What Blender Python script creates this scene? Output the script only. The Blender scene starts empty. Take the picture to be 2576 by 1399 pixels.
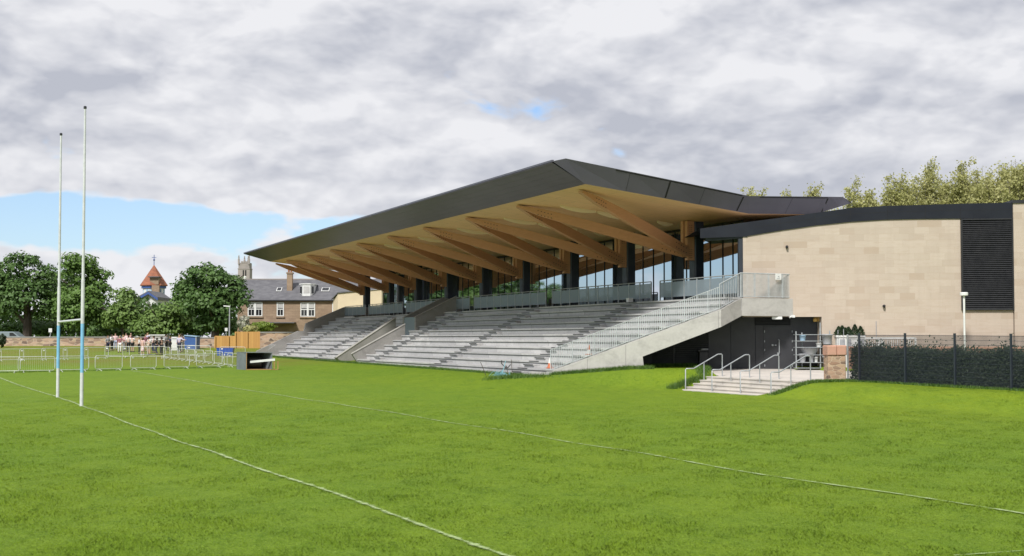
import bpy, bmesh, math, random
import numpy as np
from mathutils import Vector, Matrix
random.seed(7)
RNG = np.random.default_rng(7)
sc = bpy.context.scene
COL = sc.collection
R = math.radians

# ---------------------------------------------------------------- camera
F = 3050.0
CAMZ = 2.35
PITCH = math.atan(0.0345)
cam = bpy.data.cameras.new('camera')
camo = bpy.data.objects.new('camera', cam)
COL.objects.link(camo)
camo.location = (0, 0, CAMZ)
camo.rotation_euler = (math.pi / 2 + PITCH, 0, 0)
cam.sensor_width = 36
cam.lens = F / 2576 * 36
cam.shift_y = 0.01805
cam.clip_end = 6000
sc.camera = camo
cp, sp = math.cos(PITCH), math.sin(PITCH)

def ray(x, y):
    a = (x - 1288) / F
    b = (746 - y) / F
    return Vector((a, cp - b * sp, sp + b * cp))
def at(x, y, d):
    r = ray(x, y)
    return Vector((0, 0, CAMZ)) + r * (d / r.y)
def onz(x, y, z):
    r = ray(x, y)
    return Vector((0, 0, CAMZ)) + r * ((z - CAMZ) / r.z)

# stand axes
UX, UY = -0.4147, 0.90996
VX, VY = 0.90996, 0.4147
P0 = (0.61, 64.5)
def S(u, v, z=0.0):
    return Vector((P0[0] + UX * u + VX * v, P0[1] + UY * u + VY * v, z))
def inv_s(x, y):
    dx, dy = x - P0[0], y - P0[1]
    return dx * UX + dy * UY, dx * VX + dy * VY

# ---------------------------------------------------------------- materials
def nt_new(name):
    m = bpy.data.materials.new(name)
    m.use_nodes = True
    nt = m.node_tree
    for n in list(nt.nodes):
        if n.type != 'OUTPUT_MATERIAL':
            nt.nodes.remove(n)
    out = [n for n in nt.nodes if n.type == 'OUTPUT_MATERIAL'][0]
    b = nt.nodes.new('ShaderNodeBsdfPrincipled')
    nt.links.new(b.outputs[0], out.inputs[0])
    return m, nt, b, out
def N(nt, t, **kw):
    n = nt.nodes.new(t)
    for k, v in kw.items():
        if k.startswith('i_'):
            key = k[2:]
            key = int(key) if key.isdigit() else key.replace('_', ' ')
            n.inputs[key].default_value = v
        else:
            setattr(n, k, v)
    return n
def math_(nt, op, a, b=None, c=None, clamp=False):
    n = nt.nodes.new('ShaderNodeMath'); n.operation = op; n.use_clamp = clamp
    for i, v in enumerate((a, b, c)):
        if v is None: continue
        if isinstance(v, (int, float)): n.inputs[i].default_value = v
        else: nt.links.new(v, n.inputs[i])
    return n.outputs[0]
def mix(nt, f, a, b, mode='MIX'):
    n = nt.nodes.new('ShaderNodeMix'); n.data_type = 'RGBA'; n.blend_type = mode
    for idx, v in ((0, f), (6, a), (7, b)):
        if isinstance(v, (int, float)): n.inputs[idx].default_value = v
        elif isinstance(v, tuple): n.inputs[idx].default_value = (*v, 1) if len(v) == 3 else v
        else: nt.links.new(v, n.inputs[idx])
    return n.outputs[2]
def mrange(nt, v, a, b, c=0.0, d=1.0, smooth=False):
    n = nt.nodes.new('ShaderNodeMapRange'); n.clamp = True
    if smooth: n.interpolation_type = 'SMOOTHSTEP'
    nt.links.new(v, n.inputs[0])
    for i, q in enumerate((a, b, c, d)): n.inputs[i + 1].default_value = q
    return n.outputs[0]
def noise(nt, vec, scale, detail=4, rough=0.55, dist=0.0, out=0):
    n = N(nt, 'ShaderNodeTexNoise'); n.inputs['Scale'].default_value = scale
    n.inputs['Detail'].default_value = detail; n.inputs['Roughness'].default_value = rough
    n.inputs['Distortion'].default_value = dist
    if vec is not None: nt.links.new(vec, n.inputs['Vector'])
    return n.outputs[out]
def pos(nt):
    return N(nt, 'ShaderNodeNewGeometry').outputs['Position']
def vscale(nt, v, s):
    m = N(nt, 'ShaderNodeMapping'); m.inputs['Scale'].default_value = s
    nt.links.new(v, m.inputs['Vector']); return m.outputs[0]
def bump(nt, b, h, strength=0.3, dist=0.02):
    n = N(nt, 'ShaderNodeBump'); n.inputs['Strength'].default_value = strength; n.inputs['Distance'].default_value = dist
    nt.links.new(h, n.inputs['Height']); nt.links.new(n.outputs[0], b.inputs['Normal'])

def mat(name, c, c2=None, scale=3.0, rough=0.6, metal=0.0, spec=0.5, bmp=0.0, bscale=None, stretch=None, detail=5, lo=0.35, hi=0.65):
    m, nt, b, out = nt_new(name)
    b.inputs['Roughness'].default_value = rough
    b.inputs['Metallic'].default_value = metal
    b.inputs['Specular IOR Level'].default_value = spec
    p = pos(nt)
    if stretch: p = vscale(nt, p, stretch)
    if c2 is None: c2 = tuple(x * 0.8 for x in c)
    f = mrange(nt, noise(nt, p, scale, detail), lo, hi)
    nt.links.new(mix(nt, f, c, c2), b.inputs['Base Color'])
    nt.links.new(mrange(nt, noise(nt, p, scale * 2.3, 3), 0.3, 0.7, max(rough - 0.08, 0.02), min(rough + 0.08, 1)), b.inputs['Roughness'])
    if bmp: bump(nt, b, noise(nt, p, bscale or scale * 4, 6), bmp)
    return m

M = {}
M['steel'] = mat('galvanised_steel', (0.36, 0.385, 0.395), (0.29, 0.31, 0.325), 6, 0.5, 0.3)
M['treadshade'] = mat('tread_shade_grey', (0.075, 0.075, 0.08), None, 5, 0.7)  # dark grey that paints the shadow lines of the aisle steps
M['cladding'] = mat('dark_cladding', (0.024, 0.025, 0.030), (0.03, 0.031, 0.036), 1.2, 0.45)
M['rail'] = mat('railing_steel', (0.47, 0.50, 0.51), (0.39, 0.42, 0.43), 6, 0.5, 0.2)
M['barrier'] = mat('barrier_steel', (0.55, 0.58, 0.54), (0.45, 0.48, 0.44), 4, 0.4, 0.1)
M['white'] = mat('white_paint', (0.68, 0.69, 0.68), (0.6, 0.61, 0.6), 3, 0.45)
M['postwhite'] = mat('post_white', (0.58, 0.60, 0.60), (0.48, 0.50, 0.50), 5, 0.4)
M['postblue'] = mat('post_blue', (0.20, 0.45, 0.66), (0.16, 0.38, 0.58), 4, 0.45)
M['dark'] = mat('black_metal', (0.012, 0.013, 0.016), (0.018, 0.019, 0.022), 2, 0.5)
M['black'] = mat('black_void', (0.006, 0.006, 0.007), None, 2, 0.7)
M['column'] = mat('blue_black_steel', (0.018, 0.024, 0.035), (0.028, 0.034, 0.046), 1.5, 0.42)
M['navy'] = mat('navy_fascia', (0.008, 0.010, 0.016), (0.012, 0.015, 0.022), 0.8, 0.5, 0.0, 0.25)
M['blue'] = mat('blue_plastic', (0.03, 0.09, 0.42), (0.025, 0.07, 0.34), 3, 0.4)
M['shedblue'] = mat('blue_boards', (0.04, 0.11, 0.32), (0.03, 0.085, 0.26), 2, 0.55)
M['pot'] = mat('grey_plastic', (0.33, 0.34, 0.36), (0.28, 0.29, 0.31), 3, 0.5)
M['orange'] = mat('orange_plastic', (0.55, 0.16, 0.07), (0.42, 0.13, 0.06), 5, 0.5)
M['pinkstone'] = mat('pink_sandstone', (0.48, 0.26, 0.19), (0.42, 0.25, 0.18), 4, 0.85, bmp=0.3)
M['slate'] = mat('slate_roof', (0.085, 0.085, 0.095), (0.13, 0.13, 0.14), 1.4, 0.7, stretch=(1, 1, 3), bmp=0.2)
M['cream'] = mat('cream_render', (0.62, 0.52, 0.36), (0.56, 0.47, 0.33), 0.6, 0.85)
M['churchstone'] = mat('church_stone', (0.30, 0.27, 0.25), (0.24, 0.22, 0.21), 0.3, 0.85)
M['redtile'] = mat('red_tile', (0.30, 0.11, 0.055), (0.22, 0.085, 0.05), 1.2, 0.8, bmp=0.3, stretch=(1, 1, 3))
M['lightblue'] = mat('pale_blue_paint', (0.30, 0.45, 0.60), None, 2, 0.6)
M['bluetrim'] = mat('blue_bargeboard', (0.05, 0.10, 0.30), None, 2, 0.5)
M['glassdark'] = mat('window_pane', (0.02, 0.022, 0.025), None, 1, 0.08)
M['blind'] = mat('window_blind', (0.45, 0.45, 0.44), None, 2, 0.8)
M['trunk'] = mat('bark', (0.07, 0.055, 0.042), (0.045, 0.036, 0.03), 3, 0.9, bmp=0.5, stretch=(3, 3, 0.6))
M['twig'] = mat('pale_bark', (0.16, 0.14, 0.11), (0.11, 0.10, 0.08), 3, 0.9)
M['car'] = mat('grey_car_paint', (0.22, 0.27, 0.29), None, 1, 0.25)
M['tyre'] = mat('tyre_rubber', (0.02, 0.02, 0.02), None, 4, 0.8)
M['hutgrey'] = mat('weathered_boards', (0.34, 0.33, 0.31), (0.26, 0.25, 0.24), 2, 0.8, stretch=(1, 1, 8))
M['netblue'] = mat('blue_net_cord', (0.22, 0.46, 0.55), None, 5, 0.6)
M['rawwood'] = mat('raw_wood', (0.36, 0.22, 0.09), (0.28, 0.16, 0.06), 4, 0.7, stretch=(1, 1, 6))

def grain_wood(name, c1, c2, axis):  # wood grain with random darker patches
    m, nt, b, out = nt_new(name)
    p = pos(nt)
    mp = N(nt, 'ShaderNodeMapping'); mp.inputs['Rotation'].default_value = (0, 0, -math.atan2(VY, VX))
    nt.links.new(p, mp.inputs['Vector'])
    s = vscale(nt, mp.outputs[0], axis)
    g = noise(nt, s, 3.0, 6, 0.6, 0.4)
    f = mrange(nt, g, 0.3, 0.7)
    big = mrange(nt, noise(nt, p, 0.35, 3), 0.3, 0.7)
    c = mix(nt, f, c1, c2)
    c = mix(nt, math_(nt, 'MULTIPLY', big, 0.35), c, tuple(x * 0.72 for x in c1))
    nt.links.new(c, b.inputs['Base Color'])
    b.inputs['Roughness'].default_value = 0.55
    bump(nt, b, g, 0.1)
    return m
M['glulam'] = grain_wood('glulam_larch', (0.62, 0.315, 0.160), (0.52, 0.255, 0.120), (0.35, 3, 6))
M['soffit'] = None
def soffit_mat():
    m, nt, b, out = nt_new('timber_soffit')
    p = pos(nt)
    mp = N(nt, 'ShaderNodeMapping'); mp.inputs['Rotation'].default_value = (0, 0, -math.atan2(VY, VX))
    nt.links.new(p, mp.inputs['Vector'])
    br = N(nt, 'ShaderNodeTexBrick'); br.offset = 0.5
    br.inputs['Scale'].default_value = 1.0
    br.inputs['Brick Width'].default_value = 2.4; br.inputs['Row Height'].default_value = 1.2
    br.inputs['Mortar Size'].default_value = 0.012; br.inputs['Mortar Smooth'].default_value = 0.3
    br.inputs['Color1'].default_value = (0.90, 0.55, 0.32, 1); br.inputs['Color2'].default_value = (0.85, 0.51, 0.285, 1)
    br.inputs['Mortar'].default_value = (0.36, 0.22, 0.10, 1)
    nt.links.new(mp.outputs[0], br.inputs['Vector'])
    g = noise(nt, vscale(nt, mp.outputs[0], (0.6, 5, 5)), 2.0, 6, 0.6, 0.5)
    c = mix(nt, mrange(nt, g, 0.35, 0.7, 0.0, 0.4), br.outputs[0], (0.68, 0.40, 0.19))
    c = mix(nt, mrange(nt, noise(nt, p, 0.25, 4), 0.4, 0.7, 0.0, 0.35), c, (0.62, 0.40, 0.22))
    nt.links.new(c, b.inputs['Base Color']); b.inputs['Roughness'].default_value = 0.6
    return m
M['soffit'] = soffit_mat()

def concrete(name, base, var, panel=4.7, bands=True):
    m, nt, b, out = nt_new(name)
    p = pos(nt)
    d = N(nt, 'ShaderNodeVectorMath', operation='DOT_PRODUCT'); d.inputs[1].default_value = (UX, UY, 0)
    nt.links.new(p, d.inputs[0])
    sx = N(nt, 'ShaderNodeSeparateXYZ'); nt.links.new(p, sx.inputs[0])
    row = math_(nt, 'FLOOR', math_(nt, 'MULTIPLY', math_(nt, 'ADD', sx.outputs[2], -0.45), 1 / 0.365))
    wn0 = N(nt, 'ShaderNodeTexWhiteNoise', noise_dimensions='1D'); nt.links.new(row, wn0.inputs['W'])
    uu = math_(nt, 'ADD', math_(nt, 'MULTIPLY', d.outputs['Value'], 1 / panel), wn0.outputs[0])
    cx = N(nt, 'ShaderNodeCombineXYZ'); nt.links.new(math_(nt, 'FLOOR', uu), cx.inputs[0]); nt.links.new(row, cx.inputs[1])
    wn = N(nt, 'ShaderNodeTexWhiteNoise', noise_dimensions='2D'); nt.links.new(cx.outputs[0], wn.inputs['Vector'])
    c = mix(nt, wn.outputs[0], base, var) if bands else mix(nt, 0.3, base, var)
    st = noise(nt, vscale(nt, p, (1, 1, 1.6)), 0.9, 8, 0.65, 0.6)
    c = mix(nt, mrange(nt, st, 0.45, 0.70, 0.0, 0.8), c, tuple(x * 0.62 for x in base))
    fine = noise(nt, p, 9, 5)
    c = mix(nt, mrange(nt, fine, 0.35, 0.7, 0.0, 0.25), c, tuple(min(1, x * 1.25) for x in base))
    if bands:
        fr = math_(nt, 'FRACT', uu)
        edge = mrange(nt, math_(nt, 'ABSOLUTE', math_(nt, 'SUBTRACT', fr, 0.5)), 0.494, 0.4985, 0.0, 0.6)
        c = mix(nt, edge, c, (0.07, 0.07, 0.07))
    nt.links.new(c, b.inputs['Base Color']); b.inputs['Roughness'].default_value = 0.85
    bump(nt, b, fine, 0.15)
    return m
M['terrace'] = concrete('terrace_concrete', (0.47, 0.467, 0.463), (0.31, 0.31, 0.318))
M['parapet'] = concrete('parapet_concrete', (0.27, 0.262, 0.25), (0.22, 0.215, 0.21), bands=False)
M['stringer'] = concrete('stringer_concrete', (0.42, 0.41, 0.385), (0.36, 0.35, 0.33), bands=False)
M['paving'] = mat('pale_paving', (0.54, 0.50, 0.45), (0.45, 0.42, 0.385), 1.2, 0.85, bmp=0.1)

def ashlar():
    m, nt, b, out = nt_new('sandstone_ashlar')
    p = pos(nt)
    sx = N(nt, 'ShaderNodeSeparateXYZ'); nt.links.new(p, sx.inputs[0])
    cx = N(nt, 'ShaderNodeCombineXYZ'); nt.links.new(sx.outputs[0], cx.inputs[0]); nt.links.new(sx.outputs[2], cx.inputs[1])
    def brick(w, h, off, sq, sqf):
        br = N(nt, 'ShaderNodeTexBrick'); br.offset = off; br.squash = sq; br.squash_frequency = sqf
        br.inputs['Scale'].default_value = 1.0
        br.inputs['Brick Width'].default_value = w; br.inputs['Row Height'].default_value = h
        br.inputs['Mortar Size'].default_value = 0.004; br.inputs['Mortar Smooth'].default_value = 0.2
        br.inputs['Color1'].default_value = (0, 0, 0, 1); br.inputs['Color2'].default_value = (1, 1, 1, 1)
        br.inputs['Mortar'].default_value = (0.5, 0.5, 0.5, 1)
        nt.links.new(cx.outputs[0], br.inputs['Vector']); return br
    b1 = brick(0.72, 0.33, 0.37, 1.6, 3)
    b2 = brick(1.9, 0.72, 0.3, 0.7, 2)
    c = mix(nt, b1.outputs[0], (0.395, 0.335, 0.272), (0.475, 0.412, 0.342))
    sel = mrange(nt, b1.outputs[0], 0.04, 0.07, 1.0, 0.0)
    c = mix(nt, math_(nt, 'MULTIPLY', sel, 0.7), c, (0.375, 0.30, 0.228))
    sel2 = mrange(nt, b1.outputs[0], 0.90, 0.93, 0.0, 0.8)
    c = mix(nt, sel2, c, (0.42, 0.36, 0.29))
    c = mix(nt, mrange(nt, noise(nt, p, 0.22, 3), 0.42, 0.62, 0.0, 0.45), c, (0.44, 0.36, 0.30))
    c = mix(nt, mrange(nt, noise(nt, vscale(nt, p, (0.6, 1, 3)), 2.6, 6, 0.65), 0.48, 0.75, 0.0, 0.45), c, (0.37, 0.29, 0.22))
    streak = mrange(nt, noise(nt, vscale(nt, p, (2.2, 2.2, 0.12)), 1.2, 5, 0.6), 0.5, 0.72, 0.0, 0.22)
    c = mix(nt, streak, c, (0.34, 0.285, 0.23))
    c = mix(nt, mrange(nt, noise(nt, p, 30, 3), 0.4, 0.7, 0.0, 0.18), c, (0.36, 0.28, 0.2))
    c = mix(nt, math_(nt, 'MULTIPLY', b1.outputs[1], 0.65), c, (0.34, 0.27, 0.2))
    nt.links.new(c, b.inputs['Base Color']); b.inputs['Roughness'].default_value = 0.85
    bump(nt, b, b1.outputs[1], -0.15, 0.01)
    return m
M['ashlar'] = ashlar()
M['slotlight'] = grain_wood('lit_slot_paint', (0.92, 0.76, 0.54), (0.90, 0.72, 0.48), (0.35, 3, 6))  # near-white wood colour standing in for light in the soffit slots

def rubble(name, cols, sc_=2.2, stretch=(1, 1, 2.2), mortar=(0.42, 0.36, 0.28), edge=0.06):
    m, nt, b, out = nt_new(name)
    p = vscale(nt, pos(nt), stretch)
    nz = N(nt, 'ShaderNodeTexNoise'); nz.inputs['Scale'].default_value = 3.0; nt.links.new(p, nz.inputs['Vector'])
    pv = mix(nt, 0.12, p, nz.outputs[1])
    vo = N(nt, 'ShaderNodeTexVoronoi'); vo.inputs['Scale'].default_value = sc_; nt.links.new(pv, vo.inputs['Vector'])
    ve = N(nt, 'ShaderNodeTexVoronoi', feature='DISTANCE_TO_EDGE'); ve.inputs['Scale'].default_value = sc_; nt.links.new(pv, ve.inputs['Vector'])
    cr = N(nt, 'ShaderNodeValToRGB')
    el = cr.color_ramp.elements
    el[0].position = 0; el[0].color = (*cols[0], 1); el[1].position = 1; el[1].color = (*cols[-1], 1)
    for i, q in enumerate(cols[1:-1]):
        e = el.new((i + 1) / (len(cols) - 1)); e.color = (*q, 1)
    sp_ = N(nt, 'ShaderNodeSeparateColor'); nt.links.new(vo.outputs['Color'], sp_.inputs[0])
    nt.links.new(sp_.outputs[0], cr.inputs[0])
    c = mix(nt, mrange(nt, noise(nt, p, 5, 5), 0.4, 0.7, 0, 0.4), cr.outputs[0], (0.2, 0.15, 0.11))
    c = mix(nt, mrange(nt, ve.outputs[0], 0.0, edge, 1.0, 0.0), c, mortar)
    nt.links.new(c, b.inputs['Base Color']); b.inputs['Roughness'].default_value = 0.9
    bump(nt, b, ve.outputs[0], 0.4, 0.04)
    return m
M['rubble'] = rubble('rubble_sandstone', [(0.36, 0.22, 0.15), (0.50, 0.38, 0.25), (0.07, 0.05, 0.045), (0.45, 0.31, 0.22), (0.46, 0.33, 0.25), (0.12, 0.08, 0.065), (0.40, 0.27, 0.19)], 1.7, (1, 1, 2.6), (0.40, 0.34, 0.27), 0.05)
M['rubble2'] = rubble('pier_rubble', [(0.36, 0.22, 0.14), (0.45, 0.32, 0.21), (0.26, 0.15, 0.1), (0.42, 0.28, 0.19), (0.12, 0.08, 0.06), (0.40, 0.27, 0.18)], 3.4, (1, 1, 2.3), (0.46, 0.37, 0.27), 0.06)
def courses(name, c1, c2, mo, w, h):
    m, nt, b, out = nt_new(name)
    p = pos(nt)
    sx = N(nt, 'ShaderNodeSeparateXYZ'); nt.links.new(p, sx.inputs[0])
    cx = N(nt, 'ShaderNodeCombineXYZ'); nt.links.new(math_(nt, 'ADD', sx.outputs[0], sx.outputs[1]), cx.inputs[0]); nt.links.new(sx.outputs[2], cx.inputs[1])
    br = N(nt, 'ShaderNodeTexBrick'); br.inputs['Scale'].default_value = 1
    br.inputs['Brick Width'].default_value = w; br.inputs['Row Height'].default_value = h
    br.inputs['Mortar Size'].default_value = 0.012
    br.inputs['Color1'].default_value = (*c1, 1); br.inputs['Color2'].default_value = (*c2, 1); br.inputs['Mortar'].default_value = (*mo, 1)
    nt.links.new(cx.outputs[0], br.inputs['Vector'])
    c = mix(nt, mrange(nt, noise(nt, vscale(nt, p, (0.6, 0.6, 2)), 1.3, 6, 0.65), 0.4, 0.72, 0, 0.5), br.outputs[0], tuple(x * 0.6 for x in c1))
    nt.links.new(c, b.inputs['Base Color']); b.inputs['Roughness'].default_value = 0.9
    return m
M['housestone'] = courses('brown_sandstone', (0.25, 0.178, 0.122), (0.31, 0.228, 0.158), (0.22, 0.155, 0.105), 0.8, 0.3)
M['brick'] = courses('chimney_stone', (0.30, 0.22, 0.15), (0.25, 0.18, 0.12), (0.3, 0.22, 0.16), 0.4, 0.2)
M['lowwall'] = courses('red_sandstone_wall', (0.34, 0.19, 0.13), (0.28, 0.16, 0.11), (0.22, 0.15, 0.11), 0.7, 0.25)
def boards(name, c1, c2, w):
    m, nt, b, out = nt_new(name)
    p = pos(nt)
    sx = N(nt, 'ShaderNodeSeparateXYZ'); nt.links.new(p, sx.inputs[0])
    q = math_(nt, 'MULTIPLY', math_(nt, 'ADD', sx.outputs[0], sx.outputs[1]), 1 / w)
    wn = N(nt, 'ShaderNodeTexWhiteNoise', noise_dimensions='1D'); nt.links.new(math_(nt, 'FLOOR', q), wn.inputs['W'])
    c = mix(nt, wn.outputs[0], c1, c2)
    fr = math_(nt, 'ABSOLUTE', math_(nt, 'SUBTRACT', math_(nt, 'FRACT', q), 0.5))
    c = mix(nt, mrange(nt, fr, 0.44, 0.5, 0, 0.7), c, tuple(x * 0.4 for x in c1))
    c = mix(nt, mrange(nt, noise(nt, vscale(nt, p, (4, 4, 0.6)), 2, 5), 0.4, 0.7, 0, 0.3), c, tuple(x * 0.7 for x in c1))
    nt.links.new(c, b.inputs['Base Color']); b.inputs['Roughness'].default_value = 0.75
    return m
M['fencewood'] = boards('orange_fence_boards', (0.50, 0.285, 0.085), (0.42, 0.225, 0.065), 0.28)
def metal_roof(name, c, period, seam_axis):
    m, nt, b, out = nt_new(name)
    p = pos(nt)
    d = N(nt, 'ShaderNodeVectorMath', operation='DOT_PRODUCT'); d.inputs[1].default_value = seam_axis
    nt.links.new(p, d.inputs[0])
    fr = math_(nt, 'ABSOLUTE', math_(nt, 'SUBTRACT', math_(nt, 'FRACT', math_(nt, 'MULTIPLY', d.outputs['Value'], 1 / period)), 0.5))
    line_ = mrange(nt, fr, 0.40, 0.5, 0.0, 1.0)
    cc = mix(nt, mrange(nt, noise(nt, p, 0.5, 4), 0.35, 0.65), c, tuple(x * 1.25 for x in c))
    cc = mix(nt, math_(nt, 'MULTIPLY', line_, 0.35), cc, tuple(x * 0.5 for x in c))
    nt.links.new(cc, b.inputs['Base Color']); b.inputs['Roughness'].default_value = 0.38
    b.inputs['Metallic'].default_value = 0.3
    bump(nt, b, line_, 0.25, 0.02)
    return m
M['fasciafront'] = metal_roof('dark_ribbed_metal', (0.056, 0.051, 0.066), 0.16, (0, 0, 1.0))
M['fascia'] = mat('dark_smooth_metal', (0.092, 0.088, 0.118), (0.105, 0.10, 0.13), 0.6, 0.45, 0.1)
M['rooftop'] = metal_roof('standing_seam_roof', (0.06, 0.062, 0.068), 0.5, (UX, UY, 0))

def coated_glass():
    m, nt, b, out = nt_new('solar_glass')
    b.inputs['Base Color'].default_value = (0.72, 0.79, 0.88, 1)
    b.inputs['Metallic'].default_value = 1.0; b.inputs['Roughness'].default_value = 0.025
    b2 = nt.nodes.new('ShaderNodeBsdfPrincipled'); b2.inputs['Base Color'].default_value = (0.012, 0.014, 0.018, 1); b2.inputs['Roughness'].default_value = 0.03
    ms = nt.nodes.new('ShaderNodeMixShader'); ms.inputs[0].default_value = 0.14
    nt.links.new(b.outputs[0], ms.inputs[1]); nt.links.new(b2.outputs[0], ms.inputs[2]); nt.links.new(ms.outputs[0], out.inputs[0])
    bump(nt, b, noise(nt, pos(nt), 0.5, 2), 0.05, 0.02)
    return m
M['glass'] = coated_glass()
def perforated():
    m, nt, b, out = nt_new('perforated_panel')
    b.inputs['Base Color'].default_value = (0.25, 0.30, 0.34, 1); b.inputs['Roughness'].default_value = 0.5; b.inputs['Metallic'].default_value = 0.2
    t = nt.nodes.new('ShaderNodeBsdfTransparent')
    ms = nt.nodes.new('ShaderNodeMixShader'); ms.inputs[0].default_value = 0.28
    nt.links.new(b.outputs[0], ms.inputs[1]); nt.links.new(t.outputs[0], ms.inputs[2]); nt.links.new(ms.outputs[0], out.inputs[0])
    return m
M['perf'] = perforated()

def leaf_mat(name, c1, c2, c3, sc_=0.55, trans=0.25):
    m, nt, b, out = nt_new(name)
    p = pos(nt)
    c = mix(nt, mrange(nt, noise(nt, p, sc_, 3), 0.38, 0.62), c1, c2)
    c = mix(nt, mrange(nt, noise(nt, p, 5.0, 2), 0.45, 0.7, 0, 0.6), c, c3)
    nt.links.new(c, b.inputs['Base Color']); b.inputs['Roughness'].default_value = 0.6
    t = nt.nodes.new('ShaderNodeBsdfTranslucent'); nt.links.new(c, t.inputs[0])
    ms = nt.nodes.new('ShaderNodeMixShader'); ms.inputs[0].default_value = trans
    nt.links.new(b.outputs[0], ms.inputs[1]); nt.links.new(t.outputs[0], ms.inputs[2]); nt.links.new(ms.outputs[0], out.inputs[0])
    return m
M['leaf'] = leaf_mat('tree_leaves', (0.075, 0.150, 0.022), (0.10, 0.185, 0.03), (0.14, 0.235, 0.05))
M['leaf2'] = leaf_mat('dark_tree_leaves', (0.058, 0.125, 0.026), (0.078, 0.150, 0.032), (0.115, 0.20, 0.05))
M['leaf3'] = leaf_mat('yellow_green_leaves', (0.105, 0.185, 0.03), (0.135, 0.215, 0.045), (0.19, 0.28, 0.09))
M['budleaf'] = leaf_mat('spring_bud_leaves', (0.38, 0.38, 0.14), (0.46, 0.45, 0.19), (0.32, 0.35, 0.16), 0.35, 0.4)
M['hedgeleaf'] = leaf_mat('hedge_leaves', (0.024, 0.045, 0.018), (0.034, 0.058, 0.022), (0.055, 0.080, 0.030), 1.2, 0.1)
M['brighthedge'] = leaf_mat('bright_hedge_leaves', (0.13, 0.20, 0.02), (0.17, 0.24, 0.025), (0.2, 0.26, 0.05), 1.0)
M['blossom'] = leaf_mat('blossom', (0.6, 0.58, 0.52), (0.12, 0.18, 0.06), (0.65, 0.6, 0.5), 2.5)
M['conifer'] = leaf_mat('conifer_needles', (0.02, 0.045, 0.018), (0.03, 0.06, 0.022), (0.04, 0.075, 0.03), 2)

def grass_mat(name, mul=1.0):
    m, nt, b, out = nt_new(name)
    p = pos(nt)
    pw = vscale(nt, p, (1.0, 0.45, 0.2))
    big = mrange(nt, noise(nt, vscale(nt, p, (1, 0.6, 1)), 0.10, 4, 0.6), 0.34, 0.66)
    mid = mrange(nt, noise(nt, pw, 1.1, 8, 0.76), 0.38, 0.64)
    fine = mrange(nt, noise(nt, pw, 7.0, 6, 0.7), 0.33, 0.68)
    sx0 = N(nt, 'ShaderNodeSeparateXYZ'); nt.links.new(p, sx0.inputs[0])
    yellower = math_(nt, 'MULTIPLY', mrange(nt, math_(nt, 'ADD', sx0.outputs[0], math_(nt, 'MULTIPLY', noise(nt, p, 0.15, 3), 6.0)), 2.0, 13.0), mrange(nt, sx0.outputs[1], 22, 40))  # turf gets yellower towards the right, the ground's own colour
    big = math_(nt, 'MAXIMUM', math_(nt, 'MULTIPLY', big, 0.75), yellower)
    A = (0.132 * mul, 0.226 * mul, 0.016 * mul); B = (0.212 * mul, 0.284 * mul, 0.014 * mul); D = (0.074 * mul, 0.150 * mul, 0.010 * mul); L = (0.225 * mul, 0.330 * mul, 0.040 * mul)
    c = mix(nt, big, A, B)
    c = mix(nt, math_(nt, 'MULTIPLY', mid, 0.62), c, D)
    c = mix(nt, math_(nt, 'MULTIPLY', fine, 0.5), c, L)
    spots = mrange(nt, noise(nt, vscale(nt, p, (1, 0.55, 0.2)), 2.6, 7, 0.82, 0.5), 0.565, 0.66)
    c = mix(nt, math_(nt, 'MULTIPLY', spots, 0.75), c, tuple(q * 0.85 for q in D))
    vf = mrange(nt, noise(nt, p, 38, 3, 0.7), 0.36, 0.64)
    c = mix(nt, math_(nt, 'MULTIPLY', vf, 0.45), c, tuple(q * 0.62 for q in D))
    tuft = mrange(nt, noise(nt, vscale(nt, p, (1, 0.6, 0.3)), 17, 4, 0.7), 0.56, 0.70)
    c = mix(nt, math_(nt, 'MULTIPLY', tuft, 0.55), c, tuple(q * 1.15 for q in L))
    # trampled, yellowed turf on the far bank
    sx = N(nt, 'ShaderNodeSeparateXYZ'); nt.links.new(p, sx.inputs[0])
    far = math_(nt, 'MULTIPLY', mrange(nt, sx.outputs[1], 88, 100), mrange(nt, noise(nt, p, 0.12, 4), 0.35, 0.6, 0.25, 0.9))
    c = mix(nt, far, c, (0.16 * mul, 0.16 * mul, 0.03 * mul))
    nt.links.new(c, b.inputs['Base Color']); b.inputs['Roughness'].default_value = 0.75; b.inputs['Specular IOR Level'].default_value = 0.08
    h = math_(nt, 'ADD', noise(nt, pw, 2.2, 8, 0.75), math_(nt, 'MULTIPLY', noise(nt, p, 24, 3), 0.3))
    bump(nt, b, h, 0.9, 0.11)
    return m
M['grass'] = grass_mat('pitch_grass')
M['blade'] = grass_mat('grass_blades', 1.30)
def add_translucent(m, f):
    nt = m.node_tree; b = [n for n in nt.nodes if n.type == 'BSDF_PRINCIPLED'][0]; out = [n for n in nt.nodes if n.type == 'OUTPUT_MATERIAL'][0]
    c = b.inputs['Base Color'].links[0].from_socket
    for l in list(b.inputs['Normal'].links): nt.links.remove(l)
    t = nt.nodes.new('ShaderNodeBsdfTranslucent'); nt.links.new(c, t.inputs[0])
    up = nt.nodes.new('ShaderNodeCombineXYZ'); up.inputs[2].default_value = 1.0; up.inputs[0].default_value = 0.0
    nt.links.new(up.outputs[0], b.inputs['Normal'])
    ms = nt.nodes.new('ShaderNodeMixShader'); ms.inputs[0].default_value = f
    nt.links.new(b.outputs[0], ms.inputs[1]); nt.links.new(t.outputs[0], ms.inputs[2]); nt.links.new(ms.outputs[0], out.inputs[0])
add_translucent(M['blade'], 0.25)
M['longgrass'] = leaf_mat('rough_grass_blades', (0.05, 0.12, 0.012), (0.075, 0.15, 0.015), (0.13, 0.2, 0.03), 1.2, 0.2)
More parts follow.
